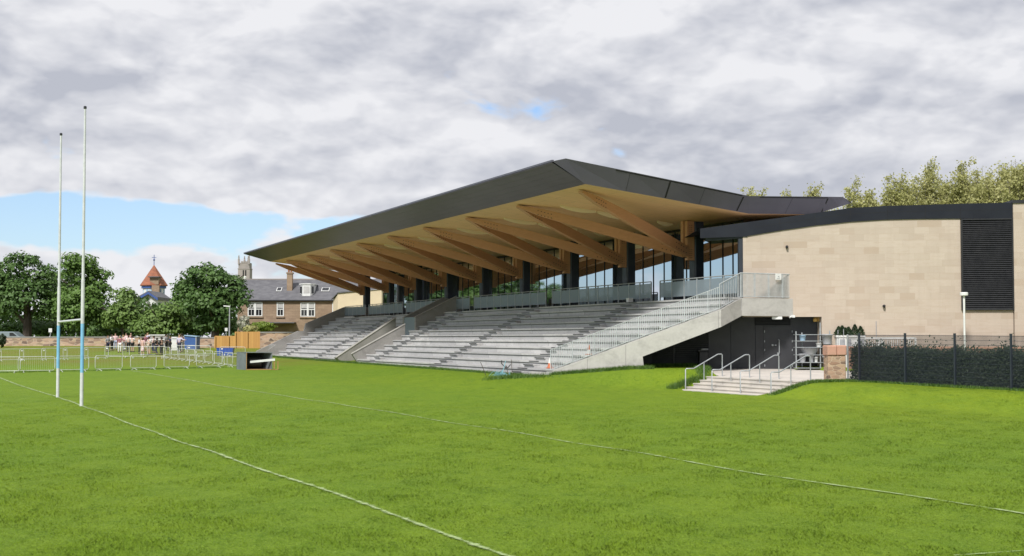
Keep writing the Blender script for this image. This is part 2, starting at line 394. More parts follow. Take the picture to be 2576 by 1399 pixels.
def line_mat():
    m, nt, b, out = nt_new('worn_line_paint')
    p = pos(nt)
    b.inputs['Roughness'].default_value = 0.85
    nt.links.new(mix(nt, mrange(nt, noise(nt, p, 9, 4), 0.35, 0.65), (0.34, 0.42, 0.21), (0.24, 0.33, 0.11)), b.inputs['Base Color'])
    t = nt.nodes.new('ShaderNodeBsdfTransparent')
    uvn = N(nt, 'ShaderNodeTexCoord')
    su = N(nt, 'ShaderNodeSeparateXYZ'); nt.links.new(uvn.outputs['UV'], su.inputs[0])
    across = math_(nt, 'ABSOLUTE', math_(nt, 'SUBTRACT', su.outputs[0], 0.5))
    worn = noise(nt, p, 3.0, 7, 0.75)
    fac = mrange(nt, math_(nt, 'ADD', math_(nt, 'MULTIPLY', across, 0.55), worn), 0.49, 0.68)
    ms = nt.nodes.new('ShaderNodeMixShader'); nt.links.new(fac, ms.inputs[0])
    nt.links.new(b.outputs[0], ms.inputs[1]); nt.links.new(t.outputs[0], ms.inputs[2]); nt.links.new(ms.outputs[0], out.inputs[0])
    return m
M['line'] = line_mat()

# ---------------------------------------------------------------- mesh builder
class MB:
    def __init__(self): self.v = []; self.f = []; self.m = []
    def add(self, vs, fs, mi=0):
        o = len(self.v); self.v += [tuple(q) for q in vs]
        for f in fs: self.f.append([o + i for i in f]); self.m.append(mi)
        return self
    def box(self, c, s, rz=0.0, mi=0, rx=0.0, ry=0.0):
        hx, hy, hz = s[0] / 2, s[1] / 2, s[2] / 2
        mt = Matrix.Translation(Vector(c)) @ Matrix.Rotation(rz, 4, 'Z') @ Matrix.Rotation(ry, 4, 'Y') @ Matrix.Rotation(rx, 4, 'X')
        vs = [mt @ Vector((x * hx, y * hy, z * hz)) for z in (-1, 1) for x, y in ((-1, -1), (1, -1), (1, 1), (-1, 1))]
        return self.add(vs, [(3, 2, 1, 0), (4, 5, 6, 7), (0, 1, 5, 4), (1, 2, 6, 5), (2, 3, 7, 6), (3, 0, 4, 7)], mi)
    def sbox(self, u0, u1, v0, v1, z0, z1, mi=0):
        vs = [S(u, v, z) for z in (z0, z1) for u, v in ((u0, v0), (u1, v0), (u1, v1), (u0, v1))]
        return self.add(vs, [(3, 2, 1, 0), (4, 5, 6, 7), (0, 1, 5, 4), (1, 2, 6, 5), (2, 3, 7, 6), (3, 0, 4, 7)], mi)
    def prism(self, poly, off, mi=0):
        """poly: 3D points (planar), extruded by vector off"""
        n = len(poly); off = Vector(off)
        vs = [Vector(p) for p in poly] + [Vector(p) + off for p in poly]
        fs = [tuple(range(n - 1, -1, -1)), tuple(range(n, 2 * n))] + [(i, (i + 1) % n, n + (i + 1) % n, n + i) for i in range(n)]
        return self.add(vs, fs, mi)
    def tube(self, pts, r, n=6, mi=0, cap=True):
        pts = [Vector(p) for p in pts]; rings = []
        rs = r if isinstance(r, (list, tuple)) else [r] * len(pts)
        for i, p in enumerate(pts):
            t = (pts[min(i + 1, len(pts) - 1)] - pts[max(i - 1, 0)]).normalized()
            a = Vector((0, 0, 1)) if abs(t.z) < 0.9 else Vector((1, 0, 0))
            x = t.cross(a).normalized(); y = t.cross(x)
            rings.append([p + (x * math.cos(2 * math.pi * k / n) + y * math.sin(2 * math.pi * k / n)) * rs[i] for k in range(n)])
        vs = [q for rg in rings for q in rg]
        fs = [(i * n + k, i * n + (k + 1) % n, (i + 1) * n + (k + 1) % n, (i + 1) * n + k) for i in range(len(pts) - 1) for k in range(n)]
        self.add(vs, fs, mi)
        if cap:
            self.add(rings[0][::-1], [tuple(range(n))], mi); self.add(rings[-1], [tuple(range(n))], mi)
        return self
    def lathe(self, c, prof, n=12, mi=0):
        vs = [(c[0] + r * math.cos(2 * math.pi * k / n), c[1] + r * math.sin(2 * math.pi * k / n), c[2] + z) for r, z in prof for k in range(n)]
        fs = [(i * n + k, i * n + (k + 1) % n, (i + 1) * n + (k + 1) % n, (i + 1) * n + k) for i in range(len(prof) - 1) for k in range(n)]
        self.add(vs, fs, mi)
        self.add(vs[:n][::-1], [tuple(range(n))], mi); self.add(vs[-n:], [tuple(range(n))], mi)
        return self
    def build(self, name, mats, parent=None, smooth=False, bevel=0.0):
        o0 = Vector((0, 0, 0)); q = parent
        while q is not None: o0 = o0 + Vector(q.location); q = q.parent
        me = bpy.data.meshes.new(name)
        me.from_pydata([tuple(Vector(p) - o0) for p in self.v], [], self.f)
        if not isinstance(mats, (list, tuple)): mats = [mats]
        for m in mats: me.materials.append(M[m])
        if len(mats) > 1: me.polygons.foreach_set('material_index', self.m)
        if smooth: me.polygons.foreach_set('use_smooth', [len(f) <= 4 for f in self.f])
        me.update()
        o = bpy.data.objects.new(name, me); COL.objects.link(o)
        if parent is not None: o.parent = parent
        if bevel:
            b = o.modifiers.new('edge', 'BEVEL'); b.width = bevel; b.segments = 1; b.limit_method = 'ANGLE'
        return o

def raw_mesh(name, verts, faces_n, m, parent=None, kind=None):
    """numpy verts (N*k,3) with k-gons in order"""
    k = faces_n; n = len(verts) // k
    o0 = np.zeros(3); q = parent
    while q is not None: o0 = o0 + np.array(q.location); q = q.parent
    me = bpy.data.meshes.new(name)
    me.vertices.add(len(verts)); me.vertices.foreach_set('co', (verts - o0).astype(np.float32).ravel())
    me.loops.add(n * k); me.loops.foreach_set('vertex_index', np.arange(n * k, dtype=np.int32))
    me.polygons.add(n); me.polygons.foreach_set('loop_start', np.arange(0, n * k, k, dtype=np.int32))
    me.materials.append(M[m]); me.update(); me.validate()
    o = bpy.data.objects.new(name, me); COL.objects.link(o)
    if parent is not None: o.parent = parent
    if kind: o['kind'] = kind
    return o

def thing(name, label, cat, loc=(0, 0, 0), group=None):
    o = bpy.data.objects.new(name, None); COL.objects.link(o)
    o.location = loc; o.empty_display_size = 0.3
    return tag(o, label, cat, group)
def tag(o, label, cat, group=None):
    o['label'] = label; o['category'] = cat
    if group: o['group'] = group
    return o
def struct(o): o['kind'] = 'structure'; return o
def copy_tree(o, parent=None):
    c = o.copy(); COL.objects.link(c)
    if parent is not None: c.parent = parent
    for ch in list(o.children): copy_tree(ch, c)
    return c

# ---------------------------------------------------------------- ground
def smooth(t):
    t = np.clip(t, 0, 1); return t * t * (3 - 2 * t)
ZB = 0.43          # terrace base height
NB_C = (-8.39, 8.05); NB_TOP = (-9.3, 6.2); NB_BOT = (-2.95, 0.21)
def u_near(v):
    return np.interp(v, [NB_BOT[1], NB_TOP[1], NB_C[1]], [NB_BOT[0], NB_TOP[0], NB_C[0]])
STEP0 = Vector((7.75, 55.35, 0))     # left front corner of the entrance steps
def ground(x, y):
    x = np.asarray(x, float); y = np.asarray(y, float)
    base = np.interp(y, [0, 60, 79, 90, 105, 118, 126, 135, 160, 400], [0, 0, 0.17, 0.22, 0.5, 0.78, 1.15, 1.5, 1.6, 1.6])
    wl = smooth((10 - x) / 30)
    g = base * wl + (1 - wl) * np.minimum(base, 0.3)
    dx, dy = x - P0[0], y - P0[1]
    u = dx * UX + dy * UY; v = dx * VX + dy * VY
    # bank along the front of the stand
    d1 = np.maximum(np.maximum(-v - 0.2, 0), np.maximum(-3.0 - u, 0))
    d1 = np.where(u > 62, np.hypot(d1, u - 62), d1)
    h1 = (0.45 + 0.0035 * np.clip(u, 0, 60)) * smooth(1 - d1 / 7.5)
    # bank below the flank stair
    ln = u_near(np.clip(v, 0.21, 6.2)); d2 = np.maximum(ln - u, 0)
    d2 = np.where(v < 0.21, np.hypot(d2, 0.21 - v), d2)
    h2 = np.interp(v, [-2, 0.21, 3, 9], [0.42, 0.5, 0.85, 0.92]) * smooth(1 - d2 / 7.0)
    g = np.maximum(g, np.maximum(h1, h2))
    # mound on the right of the steps
    sx, sy = x - STEP0.x, y - STEP0.y
    a = sx * 0.4147 - sy * 0.90996; b = sx * VX + sy * VY
    # grassed bank and plateau right of the steps
    m = 0.56 * smooth((b + 1.0) / 3.0) * smooth((a - 6.1) / 0.5)
    g = np.maximum(g, np.where(b < 14, m, 0))
    inside = (a > -0.15) & (a < 6.75) & (b > -0.05) & (b < 12)
    g = np.where(inside, np.minimum(g, np.where(b < 1.9, -0.15, 0.45)), g)
    paved = (b > 1.9) & (b < 9) & (a > -0.1 - (b - 1.9) * 1.85) & (a < 6.75)
    g = np.where(paved, np.minimum(g, 0.5), g)
    return g
def gz(x, y): return float(ground(x, y))

xs = np.unique(np.concatenate([np.linspace(-400, -60, 30), np.arange(-60, -4, 1.0), np.arange(-4, 24, 0.3), np.arange(24, 60, 1.5), np.linspace(60, 400, 25)]))
ys = np.unique(np.concatenate([np.linspace(-60, 8, 18), np.arange(8, 46, 0.8), np.arange(46, 70, 0.3), np.arange(70, 140, 0.8), np.linspace(140, 900, 50)]))
GX, GY = np.meshgrid(xs, ys)
GZ = ground(GX, GY)
undul = 0.025 * np.sin(GX * 0.9 + 0.7 * np.sin(GY * 0.35)) * np.sin(GY * 0.6 + GX * 0.2)
GZ = GZ + np.where((GY < 50), undul, 0)
nx, ny = len(xs), len(ys)
me = bpy.data.meshes.new('ground')
idx = np.arange(nx * ny).reshape(ny, nx)
q = np.stack([idx[:-1, :-1], idx[:-1, 1:], idx[1:, 1:], idx[1:, :-1]], -1).reshape(-1, 4)
me.from_pydata(np.stack([GX, GY, GZ], -1).reshape(-1, 3).tolist(), [], q.tolist())
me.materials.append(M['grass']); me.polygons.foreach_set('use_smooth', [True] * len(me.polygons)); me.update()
go = bpy.data.objects.new('ground', me); COL.objects.link(go); struct(go)

def pitch_line(pts, w):
    pts = [Vector((p[0], p[1])) for p in pts]
    dense = []
    for a, b in zip(pts[:-1], pts[1:]):
        n = max(2, int((b - a).length / 0.5))
        dense += [a + (b - a) * i / n for i in range(n)]
    dense.append(pts[-1])
    vs, fs, uv = [], [], []
    for i, p in enumerate(dense):
        t = (dense[min(i + 1, len(dense) - 1)] - dense[max(i - 1, 0)]).normalized(); nrm = Vector((-t.y, t.x))
        for s in (-0.5, 0.5):
            q = p + nrm * w * s * (1 + max(0.0, p.y - 35) / 45)
            zz = gz(q.x, q.y) + (0.025 * math.sin(q.x * 0.9 + 0.7 * math.sin(q.y * 0.35)) * math.sin(q.y * 0.6 + q.x * 0.2) if q.y < 50 else 0)
            vs.append((q.x, q.y, zz + 0.017))
    for i in range(len(dense) - 1): fs.append((2 * i, 2 * i + 1, 2 * i + 3, 2 * i + 2))
    me = bpy.data.meshes.new('pitch_line'); me.from_pydata(vs, [], fs)
    ul = me.uv_layers.new(name='UVMap')
    for i in range(len(fs)):
        for k, (a, b) in enumerate(((0, i), (1, i), (1, i + 1), (0, i + 1))): ul.data[i * 4 + k].uv = (a, b)
    me.materials.append(M['line']); me.update()
    o = bpy.data.objects.new('pitch_line', me); COL.objects.link(o); struct(o)
pitch_line([onz(x, y, 0) for x, y in ((1330, 1417), (1280, 1399), (900, 1265), (650, 1180), (430, 1104), (205, 1022), (145, 1000), (0, 955), (-120, 917))], 0.16)
pitch_line([onz(x, y, 0) for x, y in ((2700, 1320), (2576, 1297), (2240, 1243), (1900, 1190), (1560, 1132), (1240, 1080), (900, 1024), (640, 985), (480, 960), (330, 940))], 0.15)
pitch_line([onz(x, y, 0) for x, y in ((2780, 1372), (2576, 1387), (2470, 1394), (2400, 1399))], 0.07)

# ---------------------------------------------------------------- grass blades (near field) and rough edges
def blades(px, py, pz, h, w, lean):
    n = len(px); a = RNG.uniform(0, 2 * np.pi, n); b = RNG.uniform(0, 2 * np.pi, n)
    wx, wy = np.cos(a) * w, np.sin(a) * w
    lx, ly = np.cos(b) * lean * h, np.sin(b) * lean * h
    V = np.empty((n, 3, 3))
    V[:, 0] = np.stack([px - wx, py - wy, pz], -1); V[:, 1] = np.stack([px + wx, py + wy, pz], -1)
    V[:, 2] = np.stack([px + lx, py + ly, pz + h], -1)
    return V.reshape(-1, 3)
def und(x, y): return np.where(y < 50, 0.025 * np.sin(x * 0.9 + 0.7 * np.sin(y * 0.35)) * np.sin(y * 0.6 + x * 0.2), 0)
n = 420000
t = RNG.uniform(0, 1, n)
d = 11.5 + 44 * t ** 1.9
x = RNG.uniform(-0.45, 0.45, n) * d
clump = np.sin(x * 2.3 + np.sin(d * 1.7)) * np.sin(d * 1.9 + np.sin(x * 1.1)) + 0.6 * np.sin(x * 6.1 + d) * np.sin(d * 5.3 - x)
h = (0.013 + 0.014 * np.clip(clump + 0.6, 0, 2)) * RNG.uniform(0.6, 1.35, n) * (1 + (d - 12) / 80) * np.clip((58 - d) / 30, 0.1, 1)
gb = raw_mesh('grass', blades(x, d, ground(x, d) + und(x, d) - 0.004, h, RNG.uniform(0.003, 0.006, n) * (1 + (d - 12) / 22), 1.0), 3, 'blade', kind='stuff')
def along(pts, n, spread):
    pts = [np.array(p[:2], float) for p in pts]; L = [np.linalg.norm(b - a) for a, b in zip(pts[:-1], pts[1:])]
    s = RNG.uniform(0, sum(L), n); out = np.zeros((n, 2))
    acc = 0
    for a, b, l in zip(pts[:-1], pts[1:], L):
        mk = (s >= acc) & (s < acc + l + 1e-9); out[mk] = a + (b - a) * ((s[mk] - acc) / l)[:, None]; acc += l
    return out + RNG.normal(0, spread, (n, 2))
rough = []
for pts, cnt, sp_, hh in (
        ([S(u_near(0.21) - 0.15, 0.2), S(u_near(2) - 0.2, 2), S(u_near(3.7) - 0.3, 3.7)], 5000, 0.14, 0.20),
        ([S(-2.0, -0.9), S(10, -0.9), S(30, -0.9), S(60, -0.9)], 20000, 0.12, 0.15),
        ([(13.8, 50.3), (14.5, 50.0), (15.3, 47.2), (16.3, 44.6), (17.2, 41.7), (18.2, 38.5)], 8000, 0.10, 0.11),
        ([(10.5, 48.8), (11.4, 49.2), (12.3, 49.7), (13.2, 50.15), (14.2, 50.6)], 5000, 0.12, 0.13),
        ([(7.3, 55.4), (8.2, 56.3), (8.9, 56.6)], 1500, 0.16, 0.24),
        ([(9.0, 57.0), (9.3, 59), (9.8, 62.3)], 2500, 0.2, 0.16),
        ([(9.6, 62.6), (6.0, 63.3)], 3000, 0.2, 0.2),
        ([(-34, 76), (-28, 81), (-21, 89)], 3000, 0.2, 0.12),
        ([(-0.8, 61.0), (1.2, 60.6)], 2200, 0.5, 0.2)):
    p = along(pts, cnt, sp_)
    rough.append(blades(p[:, 0], p[:, 1], ground(p[:, 0], p[:, 1]) - 0.01, hh * RNG.uniform(0.4, 1.2, cnt), RNG.uniform(0.008, 0.016, cnt), 0.6))
raw_mesh('rough_grass', np.concatenate(rough), 3, 'longgrass', kind='stuff')

# ---------------------------------------------------------------- goal posts
gpost = thing('goal_posts', 'tall white rugby goal posts with light blue bands standing on the goal line', 'goal posts', onz(175, 1011, 0))
lb, rb = onz(145, 1000, 0), onz(205, 1022, 0)
for b_, top in ((lb, 10.47), (rb, 10.36)):
    mb = MB()
    mb.tube([(b_.x, b_.y, -0.1), (b_.x, b_.y, 1.16)], 0.062, 12, 0)
    mb.tube([(b_.x, b_.y, 1.16), (b_.x, b_.y, 2.86)], 0.061, 12, 1)
    mb.tube([(b_.x, b_.y, 2.86), (b_.x, b_.y, 4.4)], 0.062, 12, 0)
    mb.tube([(b_.x, b_.y, 4.4), (b_.x, b_.y, 7.4), (b_.x, b_.y, top)], [0.05, 0.045, 0.036], 12, 0)
    po = mb.build('goal_post', ['postwhite', 'postblue'], gpost, True)
    MB().lathe((b_.x, b_.y, top), [(0.036, 0), (0.055, 0.01), (0.055, 0.08), (0.03, 0.1)], 10).build('post_cap', 'dark', po)
MB().tube([(lb.x, lb.y, 3.0), (rb.x, rb.y, 3.0)], 0.045, 10).build('crossbar', 'postwhite', gpost, True)

# ---------------------------------------------------------------- grandstand
G = thing('grandstand', 'modern grandstand with dark metal roof, timber V beams and bare concrete terraces', 'grandstand', S(20, 4, 0))
RIS, TR, NR = 0.359, 0.70, 11
UF = 59.5
AISLES = (0.0, 12.5, 25.7, 41.0, 51.6)
VOM = (29.7, 34.4)
for k in range(NR):
    v0 = k * TR; zt = ZB + RIS * (k + 1); zlo = ZB + RIS * k - 0.30
    segs = []
    vend = v0 + TR + 0.02 if k < NR - 1 else 8.04
    va, vb = max(v0, 0.21), max(v0 + TR, 0.22)
    if v0 < 4.3: segs = [(None, VOM[0]), (VOM[1], UF)]
    else: segs = [(None, VOM[0]), (32.4, UF)]
    mb = MB()
    for a, b in segs:
        ua, ub = (float(u_near(va)) + 0.16, float(u_near(vb)) + 0.16) if a is None else (a, a)
        mb.prism([S(ua, v0, zlo), S(b, v0, zlo), S(b, vend, zlo), S(ub, vend, zlo)], (0, 0, zt - 0.125 - zlo))
        mb.prism([S(ua, v0 + 0.05, zt - 0.126), S(b, v0 + 0.05, zt - 0.126), S(b, vend, zt - 0.126), S(ub, vend, zt - 0.126)], (0, 0, 0.04), 1)  # darker strip in the groove paints the shadow under the tread
        mb.prism([S(ua, v0 - 0.06, zt - 0.085), S(b, v0 - 0.06, zt - 0.085), S(b, vend, zt - 0.085), S(ub, vend, zt - 0.085)], (0, 0, 0.085))
    mb.build('terrace_step', ['terrace', 'parapet'], G)
# kerb at the foot
MB().sbox(-2.6, UF + 0.6, -0.75, 0.0, -0.3, ZB + 0.06).build('terrace_kerb', 'terrace', G)
for s in AISLES:
    mb = MB(); no = MB()
    for k in range(NR):
        v0 = k * TR; zt = ZB + RIS * k + RIS / 2
        sk = s + 0.06 * k
        mb.sbox(sk - 0.62, sk + 0.62, v0 - 0.33, v0 - 0.0, zt - 0.3, zt - 0.06)
        mb.sbox(sk - 0.63, sk + 0.63, v0 - 0.40, v0 - 0.002, zt - 0.058, zt)
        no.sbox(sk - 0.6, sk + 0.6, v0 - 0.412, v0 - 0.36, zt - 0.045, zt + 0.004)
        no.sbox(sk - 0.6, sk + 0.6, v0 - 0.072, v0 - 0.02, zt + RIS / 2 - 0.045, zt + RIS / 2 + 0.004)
    o = mb.build('aisle_stair', 'terrace', G)
    no.build('tread_shade_strip', 'treadshade', o)  # dark strips painting the shadow line at each aisle tread edge
def vz_wall(poly, u0, u1, name='parapet', m='parapet', cop=True):
    mb = MB(); p3 = [S(u0, v, z) for v, z in poly]
    mb.prism(p3, S(u1, 0) - S(u0, 0))
    return mb.build(name, m, G)
RK = RIS / TR
# far end parapet
vz_wall([(-0.9, 0.1), (-0.9, 1.10), (3.2, ZB + RK * 3.2 + 1.0), (3.8, ZB + RK * 3.2 + 1.0), (4.0, ZB + RK * 4.0 + 1.35), (7.9, ZB + RK * 7.9 + 1.0), (8.6, 5.5), (12.2, 5.5), (12.2, 0.1)], UF, UF + 0.35)
vz_wall([(-0.3, 0.3), (-0.3, 1.25), (0.4, 1.75), (1.4, 1.75), (1.4, 0.3)], 57.0, 57.3)
vz_wall([(0.3, 0.3), (0.3, 1.7), (0.5, 1.75), (0.5, 0.3)], 57.3, UF)
# vomitory walls
for u0, va, za, zb, ve, th in ((VOM[0] - 0.28, -0.45, 1.16, 3.42, 3.75, 0.28), (VOM[1] - 0.62, -0.35, 0.84, 3.98, 4.5, 0.86)):
    o = vz_wall([(va + 0.65, 0.2), (va, za), (ve, zb), (ve, 0.2)], u0, u0 + th)
    MB().prism([S(u0 - 0.04, va - 0.03, za + 0.003), S(u0 - 0.04, ve + 0.02, zb + 0.003), S(u0 - 0.04, ve + 0.02, zb + 0.07), S(u0 - 0.04, va - 0.03, za + 0.07)], S(0.24, 0) - S(0, 0)).build('coping', 'stringer', o)
for u0 in (VOM[0] - 0.28, 32.15):
    o = vz_wall([(4.6, 2.0), (4.6, ZB + RK * 4.6 + 1.15), (8.0, ZB + RK * 8.0 + 1.05), (8.4, 5.55), (8.4, 2.0)], u0 + 0.003, u0 + 0.283)
    MB().prism([S(u0 - 0.03, 4.58, ZB + RK * 4.6 + 1.155), S(u0 - 0.03, 8.0, ZB + RK * 8.0 + 1.055), S(u0 - 0.03, 8.0, ZB + RK * 8.0 + 1.12), S(u0 - 0.03, 4.58, ZB + RK * 4.6 + 1.22)], S(0.34, 0) - S(0, 0)).build('coping', 'parapet', o)
MB().sbox(VOM[0] + 0.01, 32.1, 4.63, 4.75, 2.2, ZB + RK * 4.6 + 1.2).build('vomitory_front_panel', 'perf', G)
MB().sbox(VOM[0], VOM[1], -0.7, 4.6, 0.1, ZB + 0.02).sbox(VOM[0], VOM[1], 4.45, 4.6, 0.1, 2.6).build('vomitory_floor', 'parapet', G)
# concourse and landing
FZ = 4.38
mb = MB()
mb.prism([S(u, v, FZ - 0.35) for u, v in ((-8.2, 8.05), (UF, 8.05), (UF, 14.5), (-2.4, 14.5), (-2.6, 12.0), (-6.9, 9.2), (-8.2, 11.0))], (0, 0, 0.35))
mb.build('concourse_floor', 'parapet', G)
# flank stringer
Pb = S(NB_BOT[0], NB_BOT[1]); Pk = S(*NB_TOP); Pc = S(*NB_C); Pe = S(NB_C[0], NB_C[1] + 3.12)
ZTB, ZTK, ZTC = 0.67, 3.74, FZ - 0.02
def lerp(a, b, t): return a + (b - a) * t
tm = 0.55
Pm = lerp(Pb, Pk, tm); ztm = lerp(ZTB, ZTK, tm)
inn = S(0.0, 0.0) - S(0.22, 0.0); inn = -inn          # thickness direction (+u)
mb = MB()
def w3(p, z): return Vector((p.x, p.y, z))
mb.prism([w3(Pb, -0.1), w3(lerp(Pb, Pk, tm + 0.02), -0.1), w3(Pm, ztm - 0.91), w3(Pk, ZTK - 0.84), w3(Pk, ZTK), w3(Pb, ZTB)], inn)
mb.prism([w3(Pk, ZTK - 0.84), w3(Pc, ZTC - 0.89), w3(Pc, ZTC), w3(Pk, ZTK)], inn)
mb.prism([w3(Pc, ZTC - 0.89), w3(Pe, ZTC - 0.89), w3(Pe, ZTC), w3(Pc, ZTC)], inn)
mb.box(S(-1.9, 0.25, 0.25), (1.6, 0.7, 0.75), math.atan2(UY, UX))
mb.build('stringer_wall', 'stringer', G)
dk = (Pk - Pb); dk.z = 0; dk.normalize(); outn = Vector((dk.y, -dk.x, 0))
for t_ in (0.22, 0.45, 0.985):
    p = lerp(Pb, Pk, t_) + outn * 0.004; z1 = lerp(ZTB, ZTK, t_)
    MB().box((p.x, p.y, z1 - (0.42 if t_ > 0.5 else 1.0)), (0.02, 0.02, 0.8 if t_ > 0.5 else 1.96), math.atan2(dk.y, dk.x)).build('stringer_joint', 'parapet', G)
# stair flights and landing railing
def railing(a, za, b, zb, h, name, nbar, rail_r=0.026):
    mb = MB()
    off = Vector((0.1 * UX, 0.1 * UY, 0))
    for i in range(nbar + 1):
        t_ = i / nbar; p = lerp(a, b, t_) + off; z = lerp(za, zb, t_)
        big = (i % 12 == 0)
        mb.box((p.x, p.y, z + h / 2 + 0.02), (0.05 if big else 0.03, 0.012 if not big else 0.035, h - 0.04), math.atan2((b - a).y, (b - a).x))
    o = mb.build(name, 'rail', G)
    mr = MB(); mr.tube([w3(a + off, za + h), w3(b + off, zb + h)], rail_r, 8); mr.tube([w3(a + off, za + 0.08), w3(b + off, zb + 0.08)], 0.016, 6)
    mr.build('handrail', 'rail', o)
railing(Pb, ZTB, Pk, ZTK, 1.10, 'stair_railing', 90, 0.016)
railing(Pk, ZTK, Pc, ZTC, 1.24, 'stair_railing', 12)
railing(Pc, ZTC, Pe, ZTC, 1.24, 'landing_railing', 44)
# balustrade along the concourse
edges = [-8.2]
for i, s in enumerate(AISLES):
    c = -0.35 if i == 0 else s + 0.55
    edges += [c - 0.47, c + 0.47]
edges.append(UF)
for i in range(0, len(edges), 2):
    a, b = edges[i], edges[i + 1]
    spans = [(a, b)] if not (a < 30 < b) else [(a, 29.4), (32.5, b)]
    for a, b in spans:
        n_ = max(1, round((b - a) / 1.28)); pm = MB(); hr = MB()
        hr.tube([S(a, 7.965, FZ + 1.14), S(b, 7.965, FZ + 1.14)], 0.028, 8); o = hr.build('balustrade', 'steel', G)
        for j in range(n_ + 1):
            u = lerp(a, b, j / n_); MB().sbox(u - 0.03, u + 0.03, 7.94, 7.99, FZ - 0.15, FZ + 1.115).build('post', 'steel', o)
            if j < n_:
                un_ = lerp(a, b, (j + 1) / n_); pm.sbox(u + 0.04, un_ - 0.04, 7.95, 7.96, FZ + 0.22, FZ + 1.04)
        pm.build('infill_panel', 'perf', o)
# columns
UC = [-0.64 + 7.6 * k for k in range(9)]
UT = [-4.55 + 7.52 * k for k in range(10)]; UT[9] = 60.0
def sof(v): return float(np.interp(v, [0.5, 10.4, 14.7, 16.6], [9.9, 8.9, 9.05, 9.67]))
BOLTS = []
for k, u in enumerate(UC):
    mb = MB(); n_ = 5
    prof = [(-0.24, 10.15), (0.24, 10.15), (0.31, 10.25), (0.31, 10.75), (-0.31, 10.75), (-0.31, 10.25)]
    mb.prism([S(u + a, b, FZ - 0.02) for a, b in prof], (0, 0, sof(10.6) - FZ + 0.02))
    c = mb.build('column', 'column', G)
    hb = MB()
    hb.sbox(u - 0.30, u - 0.03, 9.68, 10.14, 6.72, 8.92)
    hb.sbox(u + 0.03, u + 0.30, 9.62, 10.14, 6.95, 8.92)
    for su in (-0.165, 0.165):
        for zz in (0, 1, 2, 3, 4):
            for dv in (-0.06, 0.06):
                hb.sbox(u + su + dv - 0.016, u + su + dv + 0.016, 9.60, 9.69, 6.85 + zz * 0.11, 6.885 + zz * 0.11, 1)
                hb.sbox(u - 0.318, u - 0.29, 9.9 + dv - 0.016, 9.9 + dv + 0.016, 6.85 + zz * 0.11, 6.885 + zz * 0.11, 1)
                hb.sbox(u - 0.318, u - 0.29, 9.9 + dv - 0.016, 9.9 + dv + 0.016, 8.2 + zz * 0.11, 8.235 + zz * 0.11, 1)
    hb.build('timber_hanger', ['glulam', 'black'], c)
    for side, ut in ((-1, UT[k]), (1, UT[k + 1])):
        A = S(u + side * 0.2, 9.72, 7.18); B = S(ut, 1.05, 9.72)
        mb = MB(); n_ = 14; half = 0.13
        dirh = (B - A); dirh.z = 0; dirh.normalize(); nrm = Vector((-dirh.y, dirh.x, 0))
        rings = []
        for i in range(n_ + 1):
            t_ = i / n_; p = lerp(A, B, t_); bow = 0.04 * math.sin(math.pi * t_)
            dep = float(np.interp(t_, [0, 0.12, 0.6, 0.86, 1.0], [0.56, 0.60, 0.56, 0.42, 0.12]))
            top = p.z + bow + dep * 0.5; bot = p.z + bow - dep * 0.5
            vloc = lerp(9.72, 1.05, t_); top = min(top, sof(vloc) + 0.03)
            rings.append([w3(p + nrm * half, bot), w3(p - nrm * half, bot), w3(p - nrm * half, top), w3(p + nrm * half, top)])
        vs = [q for r_ in rings for q in r_]
        fs = [(4 * i + j, 4 * i + (j + 1) % 4, 4 * i + 4 + (j + 1) % 4, 4 * i + 4 + j) for i in range(n_) for j in range(4)] + [(3, 2, 1, 0), tuple(4 * n_ + j for j in range(4))]
        mb.add(vs, fs)
        for tb in (0.03, 0.055, 0.08, 0.105, 0.13, 0.80, 0.82, 0.84, 0.86, 0.88):   # bolt heads
            p = lerp(A, B, tb); bow = 0.04 * math.sin(math.pi * tb)
            for dz in (-0.14, 0.12) if tb < 0.5 else (-0.16, 0.05):
                mb.box((p.x, p.y, p.z + bow + dz), (0.05, 0.285, 0.045), math.atan2(dirh.y, dirh.x), 1)
        mb.build('timber_beam', ['glulam', 'black'], G)
# strips under the soffit, near-white to paint the bright lit slots
for k in range(9):
    uu = UC[k] + 1.6
    if k == 8: uu = UC[8] - 2.6
    for va, vb, dm in ((2.7, 4.9, 0.20), (5.0, 7.7, 0.24), (8.9, 9.9, 0.18)):
        mb = MB(); n_ = 8; vs = []
        for i in range(n_ + 1):
            v = lerp(va, vb, i / n_); z = sof(v); dd = 0.03 + dm * (math.sin(math.pi * (0.08 + 0.84 * i / n_)) ** 0.7)
            vs += [S(uu - 0.05, v, z + 0.02), S(uu - 0.045, v, z - dd), S(uu + 0.045, v, z - dd), S(uu + 0.05, v, z + 0.02)]
        fs = [(4 * i + j, 4 * i + j + 1, 4 * i + j + 5, 4 * i + j + 4) for i in range(n_) for j in range(3)] + [(0, 1, 2, 3), (4 * n_ + 3, 4 * n_ + 2, 4 * n_ + 1, 4 * n_)]
        mb.add(vs, fs); mb.build('lit_slot_strip', 'slotlight', G)
